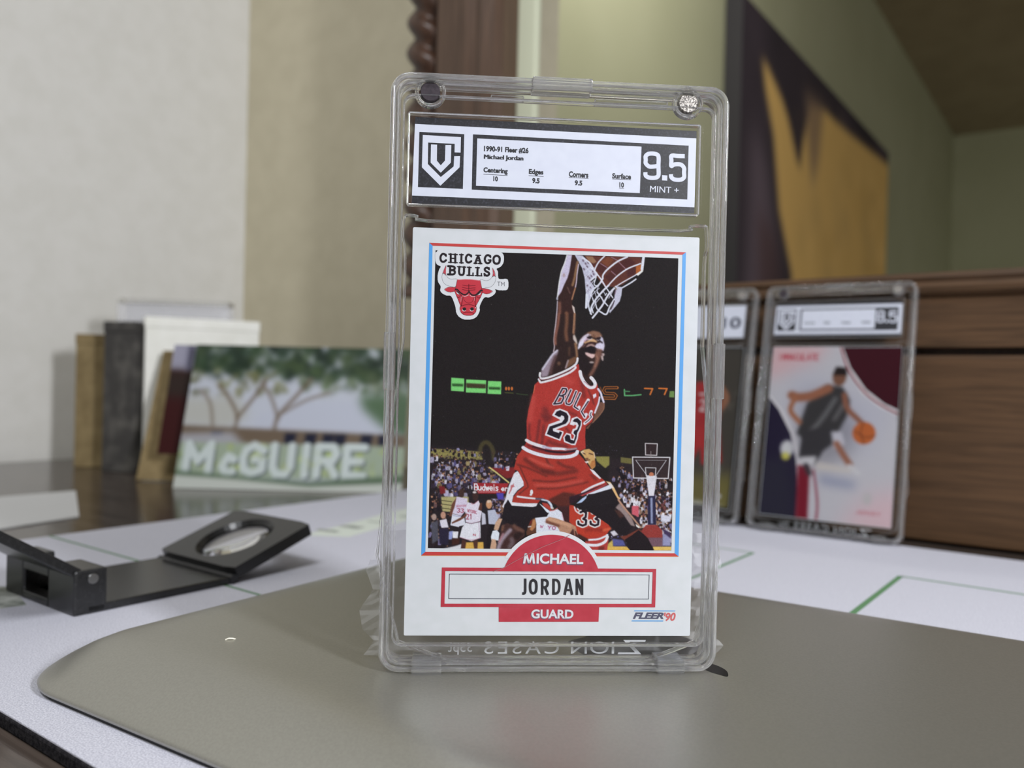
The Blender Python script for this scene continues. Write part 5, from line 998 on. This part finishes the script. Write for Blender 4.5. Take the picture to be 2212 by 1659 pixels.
def draw_dark_card():
    c = Canvas(0, 0, 64, 89, 3, (70, 66, 60), 9); c.zone(0, 0, 1); P, L, O = c.poly, c.line, c.oval
    for _ in range(60):
        x, y = c.rng.uniform(2, 62), c.rng.uniform(2, 86); L([(x, y), (x+c.rng.uniform(-8, 8), y+c.rng.uniform(-8, 8))], c.rng.uniform(.5, 1.6), (118, 112, 102), .8, .5)
    P([(0, 74), (64, 70), (64, 89), (0, 89)], (116, 108, 62), 3); P([(0, 84), (60, 86), (56, 89), (0, 89)], (190, 190, 180), 1)
    O(46, 14, 4, 5.4, (122, 84, 68), .4); P([(42, 12), (46, 7), (51, 12)], (44, 34, 32), .4); L([(50, 20), (56, 28), (54, 34)], 3.6, (150, 102, 78), .5); L([(40, 22), (34, 32), (40, 38)], 3.6, (150, 102, 78), .5)
    P([(38, 20), (52, 20), (54, 40), (52, 46), (38, 46)], (176, 40, 46), .5); P([(36, 45), (54, 45), (57, 64), (46, 66), (44, 56), (40, 66), (33, 64)], (186, 44, 48), .5); L([(38, 66), (36, 80)], 3.6, (132, 90, 72), .5); L([(52, 66), (55, 80)], 3.6, (132, 90, 72), .5)
    L([(41, 27), (48, 27)], 1.2, (226, 220, 220), .2); c.text('23', 42, 30, (4, 0), (0, 6), 1, (230, 224, 224)); O(36, 82, 2.4, 1.6, (220, 220, 220), .4); O(56, 82, 2.6, 1.6, (220, 220, 220), .4); P([(50, 66), (56, 66), (56, 72), (51, 72)], (226, 224, 224), .6)
    for q in ([(0, 0), (64, 0)], [(0, 89), (64, 89)], [(0, 0), (0, 89)], [(64, 0), (64, 89)]): L(q, 3, (44, 42, 42))
    return c
sheet = lambda X, Y: (X-32., 44.5-Y)
for M, dr, lb, nm in ((C1, draw_white_card, 'white and maroon basketball card of a dribbling player in dark kit, in a leaning case', 'a'), (C2, draw_dark_card, 'dark basketball card of a player in red, half hidden behind the large front case', 'b')):
    r = tag(empty('trading_card', M), lb, 'trading card', 'cards in the leaning cases')
    bm = bmesh.new(); slab(bm, rrect(-31.75, -44.45, 31.75, 44.45, .35, 3), -.2, .16, .05); add('card_stock', bm, m_stock, r)
    ink_grid('printed_photo', dr(), sheet, (.5, 63.5), (.3, 88.7), 150, 210, .2, m_print, r, gain=.86)
T2 = [(zl, '2012-13 Immaculate', (677, 547), (1180, 570), (678, 511), .02, 0), (zl, 'Collection', (676, 597), (880, 608), (677, 563), .02, 0), (zl, 'Centering', (674, 678), (818, 686), (675, 639), .018, 0), (zl, '9', (738, 722), (756, 725), (738, 692), .018, 0), (zl, 'Edges', (944, 688), (1030, 693), (945, 650), .018, 0), (zl, '8.5', (964, 735), (1008, 738), (965, 703), .018, 0), (zl, 'Corners', (1182, 698), (1298, 704), (1183, 663), .018, 0), (zl, '8.5', (1217, 748), (1262, 751), (1218, 717), .018, 0), (zl, 'Surface', (1440, 707), (1552, 713), (1441, 675), .018, 0), (zl, '9', (1487, 761), (1506, 763), (1487, 729), .018, 0)]
T2 = T2[2:3]+T2[4:5]+T2[6:7]+T2[8:9]
dz = Matrix.Translation((0, 0, .0003))
grade_label(C1@dz, 'black and white grading label reading 8.5 in the leaning case by the drawers', 'grading labels', T2, [(zl, '8.5', (1630, 712), (1873, 725), (1634, 546), .03, 0)], None)
r = tag(empty('grade_label', C2@dz), 'pale grading label reading 10 in the half hidden case', 'label card', 'grading labels')
bm = bmesh.new(); slab(bm, zl((268, 338), (247, 855), (1929, 915), (1942, 425)), -.12, .12, .03); add('paper', bm, m_paper, r)
words('lettering', [(zl, '10', (1600, 765), (1880, 779), (1604, 585), .03, 0)], m_ink_navy, .15, r)

# ---- folding magnifier (loupe) on the mat
LP = frame((-252*.8+125*.6, 252*.6+125*.8, 3.66), A1, A2, UP)            # origin: near right corner of its middle plate
m_loupe = noise_into(material('loupe_black', rough=.26, metal=.3, spec=.6), 900, rgb(30, 30, 31), rgb(40, 40, 41), bump=.05)
m_lens = material('lens_glass', (1, 1, 1, 1), 0., Transmission_Weight=1., IOR=1.5)
m_steel = material('pin_steel', rgb(150, 150, 150), .3, 1.)
loupe = tag(empty('folding_magnifier', LP), 'black folding magnifier lying open on the white mat', 'magnifier')
W = 47
bm = bmesh.new(); box(bm, -W, 0, 0, 50, 0, 2.6, .5); add('middle_plate', bm, m_loupe, loupe)
bm = bmesh.new()
for x0, x1 in ((-17, 0), (-W, -34)): box(bm, x0, x1, -4, 6, .0, 13.5, .8)
box(bm, -34.2, -16.8, -4, 5, 0, 2.6, .4); box(bm, -34.2, -16.8, -4, -2, 9.4, 12.4, .4)
add('hinge_bracket', bm, m_loupe, loupe)
bm = bmesh.new()
for v in (0.15,): disc(bm, 1.6, 0, .5, 0, 0, 20, .1)
bmesh.ops.rotate(bm, verts=bm.verts, matrix=Matrix.Rotation(math.radians(90), 3, 'Y')); bmesh.ops.translate(bm, verts=bm.verts, vec=(0, 1.5, 10.6)); add('hinge_pin', bm, m_steel, loupe)
# lens plate, tilted up from the far hinge
def tilt(bm, angle, y, z):
    bmesh.ops.rotate(bm, verts=bm.verts, matrix=Matrix.Rotation(math.radians(angle), 3, 'X')); bmesh.ops.translate(bm, verts=bm.verts, vec=(0, y, z))
bm = bmesh.new(); n = 40; Lp = 36; cx_, cy_, rl = -W/2+1, Lp/2, 13.2
outer = []
for k in range(n):
    t = 2*math.pi*k/n; dx, dy = math.cos(t), math.sin(t); s = min((W/2)/max(abs(dx), 1e-6), (Lp/2)/max(abs(dy), 1e-6)); outer.append((-W/2+dx*s, Lp/2+dy*s))
hole = [(-W/2+rl*math.cos(2*math.pi*k/n), Lp/2+rl*math.sin(2*math.pi*k/n)) for k in range(n)]; big = [(-W/2+(rl+1.6)*math.cos(2*math.pi*k/n), Lp/2+(rl+1.6)*math.sin(2*math.pi*k/n)) for k in range(n)]
loops(bm, [[(p[0], p[1], z) for p in q] for q, z in ((outer, 0), (outer, 4.4), (big, 4.4), (hole, 2.6), (hole, 0))], close_ring=True, cap=False); tilt(bm, 19, 52, 1.2); lp = add('lens_plate', bm, m_loupe, loupe)
bm = bmesh.new(); rings = [[(-W/2+r*math.cos(2*math.pi*k/n), Lp/2+r*math.sin(2*math.pi*k/n), z) for k in range(n)] for r, z in ((3, .35), (8, .55), (12, .95), (13.15, 1.1), (13.15, 2.0), (12, 2.4), (8, 3.1), (3, 3.35))]
loops(bm, rings); tilt(bm, 19, 52, 1.2); add('lens', bm, m_lens, lp, smooth=True)
bm = bmesh.new(); pipe(bm, [(-W, 51, 1.6), (0.3, 51, 1.6)], 1.7, 12); add('hinge_barrel', bm, m_loupe, loupe)
bm = bmesh.new(); box(bm, -W+2, -1, -44, 0, -1.5, 1.5, .5); tilt(bm, 180+147, -1, 11.6)
bmesh.ops.rotate(bm, verts=bm.verts, cent=(0, 0, 0), matrix=Matrix.Identity(3)); add('base_plate', bm, m_loupe, loupe)

# ---- postcard with big lawn letters, and the print behind it
def draw_postcard():
    c = Canvas(0, 0, 152, 104, 3, (206, 210, 222), 12); c.zone(0, 0, 1); P, L, O = c.poly, c.line, c.oval
    c.specks([(-4, -4), (156, -4), (156, 30), (110, 26), (60, 22), (20, 24), (-4, 20)], 420, [(54, 72, 56), (66, 86, 62), (46, 60, 52), (82, 100, 68)], 6, .9, 1.8)
    c.specks([(0, 18), (60, 20), (70, 34), (30, 38), (0, 40)], 60, [(128, 130, 84), (160, 160, 120), (190, 192, 190), (110, 110, 76)], 4, .7, 1.2)
    c.specks([(60, 22), (150, 24), (150, 40), (90, 34)], 60, [(120, 132, 100), (96, 116, 84), (176, 184, 180)], 5, .7, 1.5)
    P([(50, 52), (70, 42), (128, 40), (152, 48), (152, 66), (48, 66)], (204, 208, 222), 1); P([(118, 36), (152, 34), (152, 66), (136, 58), (122, 46)], (92, 116, 88), 3); P([(0, 40), (34, 38), (44, 52), (30, 62), (0, 60)], (196, 196, 190), 3)
    for q, w in (([(34, 66), (36, 54), (30, 42), (20, 30)], 2), ([(36, 54), (46, 38), (52, 26)], 2), ([(62, 66), (64, 52), (74, 38), (84, 24)], 2.2), ([(64, 54), (58, 40), (50, 28)], 1.6), ([(66, 50), (82, 40), (98, 34)], 1.4), ([(20, 60), (16, 44), (8, 34)], 1.4)): L(q, w, (122, 106, 90), .9)
    P([(0, 60), (152, 64), (152, 74), (0, 72)], (120, 104, 88), 1)
    for x in (20, 70, 84, 96, 104, 122, 134): P([(x, 64), (x+8, 64), (x+7, 72), (x, 72)], (40, 42, 60), .7)
    P([(0, 66), (34, 64), (44, 74), (20, 76), (0, 74)], (176, 176, 182), 2)
    P([(0, 72), (152, 72), (152, 96), (0, 96)], (168, 182, 160), 1); c.specks([(0, 74), (152, 74), (152, 92), (0, 92)], 60, [(190, 206, 120), (200, 214, 150), (150, 170, 140)], 4, .8, 1)
    x = 4
    for ch, w in (('M', 22), ('c', 13), ('G', 19), ('U', 17), ('I', 10), ('R', 18), ('E', 17), ('S', 15)):
        if ch == 'S': continue
        h = (0, 20) if ch != 'c' else (0, 21)
        for dx, dy, col, wd in ((1.2, 1, (96, 104, 112), 5.2), (0, 0, (214, 224, 222), 5.4)): c.text(ch, x+dx+2, 73+dy, (w, 0), h, wd, col, .3)
        x += w+1.4
    c.specks([(0, 74), (130, 74), (130, 90), (0, 90)], 16, [(206, 216, 130), (190, 204, 150)], 2.6, .6, .9)
    P([(0, 92), (40, 95), (90, 98), (152, 92), (152, 104), (0, 104)], (96, 116, 92), 1.2); P([(0, 95), (40, 97), (90, 101), (152, 97), (152, 105), (0, 105)], (206, 210, 202), .8)
    c.a = np.stack([gauss(c.a[..., i], 1.2) for i in range(3)], -1); return c
LE = math.radians(21)
PCF = frame((-224, 554, .3), (1, 0, 0), (0, math.sin(LE), math.cos(LE)), (0, -math.cos(LE), math.sin(LE)))
pcard = tag(empty('postcard', PCF), 'postcard with big white lawn letters under trees, leaning at the back of the dresser', 'postcard')
bm = bmesh.new(); slab(bm, [(0, 0), (152, 0), (152, 104), (0, 104)], -.5, 0, .1); add('card_sheet', bm, m_stock, pcard)
ink_grid('printed_photo', draw_postcard(), lambda X, Y: (X, 104-Y), (0, 152), (0, 104), 230, 160, .05, m_print, pcard)
def draw_red_print():
    c = Canvas(0, 0, 120, 100, 2, (66, 30, 30), 3); c.zone(0, 0, 1); c.poly([(0, 0), (120, 0), (120, 22), (0, 20)], (170, 168, 186), 1.5); c.poly([(0, 20), (120, 22), (120, 44), (0, 40)], (58, 46, 42), 3); c.poly([(10, 0), (16, 0), (14, 20), (10, 20)], (110, 108, 128), 1); return c
PR = frame((-243, 566, .3), (1, .05, 0), (-.018, .36, .93), (.05, -.93, .36))
pr = tag(empty('photo_print', PR), 'dark red photo print with a pale top, mostly hidden behind the postcard', 'photo print')
bm = bmesh.new(); slab(bm, [(0, 22), (110, 22), (110, 104), (0, 104)], -.4, 0, .1); add('print_sheet', bm, m_stock, pr)
ink_grid('printed_image', draw_red_print(), lambda X, Y: (X, 104-Y), (0, 110), (0, 82), 60, 50, .05, m_print, pr)

# ---- boxes beside them
m_kraft = noise_into(material('kraft_board', rough=.8, spec=.15), 90, rgb(116, 100, 70), rgb(134, 117, 84)); m_dkbox = noise_into(material('dark_grey_board', rough=.6, spec=.25), 70, rgb(62, 60, 58), rgb(98, 95, 90), lo=.45, hi=.75)
m_white_board = noise_into(material('white_board', rough=.55, spec=.25), 60, rgb(224, 223, 214), rgb(232, 231, 224)); m_flap = material('board_edge', rgb(150, 140, 118), .8)
def carton(name, lab, cat, origin, yaw, w, d, h, mat, grp=None, lid=True):
    y = math.radians(yaw); M = frame(origin, (math.cos(y), math.sin(y), 0), (-math.sin(y), math.cos(y), 0), UP); r = tag(empty(name, M), lab, cat, grp)
    bm = bmesh.new(); box(bm, 0, w, 0, d, 0, h-8 if lid else h, .8); add('box_body', bm, mat, r)
    if lid: bm = bmesh.new(); box(bm, -.5, w+.5, -.5, d+.5, h-8.2, h, .8); add('lid', bm, mat, r)
    return r
carton('cardboard_box', 'plain kraft cardboard box against the pale wall, behind the dark grey box', 'box', (-346, 660, .1), 8, 34, 22, 106, m_kraft)
carton('storage_box', 'narrow dark grey card storage box standing beside the white box', 'box', (-313, 638, .1), -16, 30, 26, 115, m_dkbox)
carton('white_box', 'tall white box standing behind the leaning postcard', 'box', (-278, 630, .1), 28, 84, 16, 119, m_white_board)
_x, _y = Vector((.999, -.04, 0)), Vector((.04*.38, .999*.38, .925)); KF = frame((-264, 588, .8), _x, _y, _x.cross(_y))
kr = tag(empty('kraft_envelope', KF), 'brown kraft envelope leaning behind the postcard and the dark red print', 'envelope')
bm = bmesh.new(); slab(bm, [(0, 0), (92, 0), (92, 100), (0, 100)], -1.2, 0, .2); add('envelope_body', bm, m_kraft, kr); bm = bmesh.new(); slab(bm, [(0, 100), (92, 100), (60, 74), (32, 74)], 0, .3, .05); add('flap', bm, m_kraft, kr)
m_hazy = material('hazy_acrylic', rgb(214, 214, 220), .3); nt = m_hazy.node_tree; _t = nt.nodes.new('ShaderNodeBsdfTransparent'); _x = nt.nodes.new('ShaderNodeMixShader'); _x.inputs[0].default_value = .3
nt.links.new(_t.outputs[0], _x.inputs[1]); nt.links.new(nt.nodes['Principled BSDF'].outputs[0], _x.inputs[2]); nt.links.new(_x.outputs[0], nt.nodes['Material Output'].inputs[0])
ac = tag(empty('acrylic_holder', frame((-318, 668, .1), (.99, .14, 0), (-.14, .99, 0), UP)), 'empty clear acrylic holder rising behind the dark and white boxes', 'acrylic holder')
bm = bmesh.new(); box(bm, 0, 86, 0, 4, 0, 132, 1); add('front_wall', bm, m_hazy, ac); bm = bmesh.new(); box(bm, 0, 86, 22, 26, 0, 132, 1); add('rear_wall', bm, m_hazy, ac)
bm = bmesh.new(); box(bm, 0, 86, 0, 26, 132, 136, 1); add('top_wall', bm, m_glass, ac)
bm = bmesh.new(); v = [(-541, 214, .1), (-538, 258, .1), (-442, 214, .1), (-433, 171, .1)]; loops(bm, [[Vector(p) for p in v], [Vector(p)+Vector((0, 0, .6)) for p in v]]); tag(add('paper_slip', bm, material('slip_paper', rgb(196, 196, 196), .6), M=ROOM), 'white paper slip lying flat on the dark dresser top', 'paper')

# ---- large canvas in the room built in place of the mirror's reflection
def draw_canvas():
    c = Canvas(0, 0, 162, 90, 4, (178, 142, 74), 6); c.zone(0, 0, 1); P = c.poly
    c.specks([(0, 0), (162, 0), (162, 90), (0, 90)], 300, [(182, 146, 78), (170, 134, 70), (188, 154, 88)], 8, .5, 3)
    D = (52, 46, 52)
    P([(-9, -9), (200, -9), (200, 99), (-9, 99)], D)
    c.specks([(0, 0), (162, 0), (162, 30), (60, 30), (40, 90), (0, 90)], 70, [(60, 52, 60), (44, 40, 46), (84, 74, 84)], 9, .5, 4)
    P([(8, 36), (20, 44), (28, 66), (22, 90), (6, 90)], (100, 88, 98), 4, .7); P([(14, 60), (28, 66), (38, 90), (16, 92)], (74, 56, 58), 3, .7)
    G = [(14, 13), (18, 14), (22, 16), (30, 20), (36, 25), (46, 38), (50, 27), (56, 14), (71, 10), (90, 10), (170, 5), (170, 99), (44, 99), (42, 76), (30, 57), (24, 34), (17, 22)]
    P(G, (190, 156, 96), 1.4)
    c.specks([(60, 16), (160, 10), (160, 90), (50, 90), (44, 60)], 130, [(194, 160, 100), (180, 146, 86), (198, 166, 110)], 8, .35, 3)
    P([(50, 10), (70, 8), (66, 30), (60, 42), (54, 26)], (120, 100, 84), 2.5, .8); P([(40, 20), (48, 18), (48, 40)], (60, 52, 54), 1, .8)
    return c
CV = FAR@Matrix.Translation((0, 0, 0)); m_cside = material('canvas_edge_black', rgb(40, 38, 42), .7)
cvr = tag(empty('canvas_painting', FAR), 'large abstract canvas of black paint running over gold on the sage wall', 'painting')
zc = 77.4; bm = bmesh.new(); box(bm, -95, 1620, -48, -2, zc+210, zc+985, 2); add('stretched_canvas', bm, m_cside, cvr)
ob = ink_grid('painted_face', draw_canvas(), lambda X, Y: (X, -Y), (0, 162), (0, 90), 220, 130, 0, print_material('canvas_paint', .7, .1), cvr, gain=2.9)
ob.matrix_local = Matrix.Translation((-.095, -.0486, (zc+985)*MM))@Matrix.Rotation(math.radians(90), 4, 'X')@Matrix.Diagonal((10.58, 8.61, 1, 1))
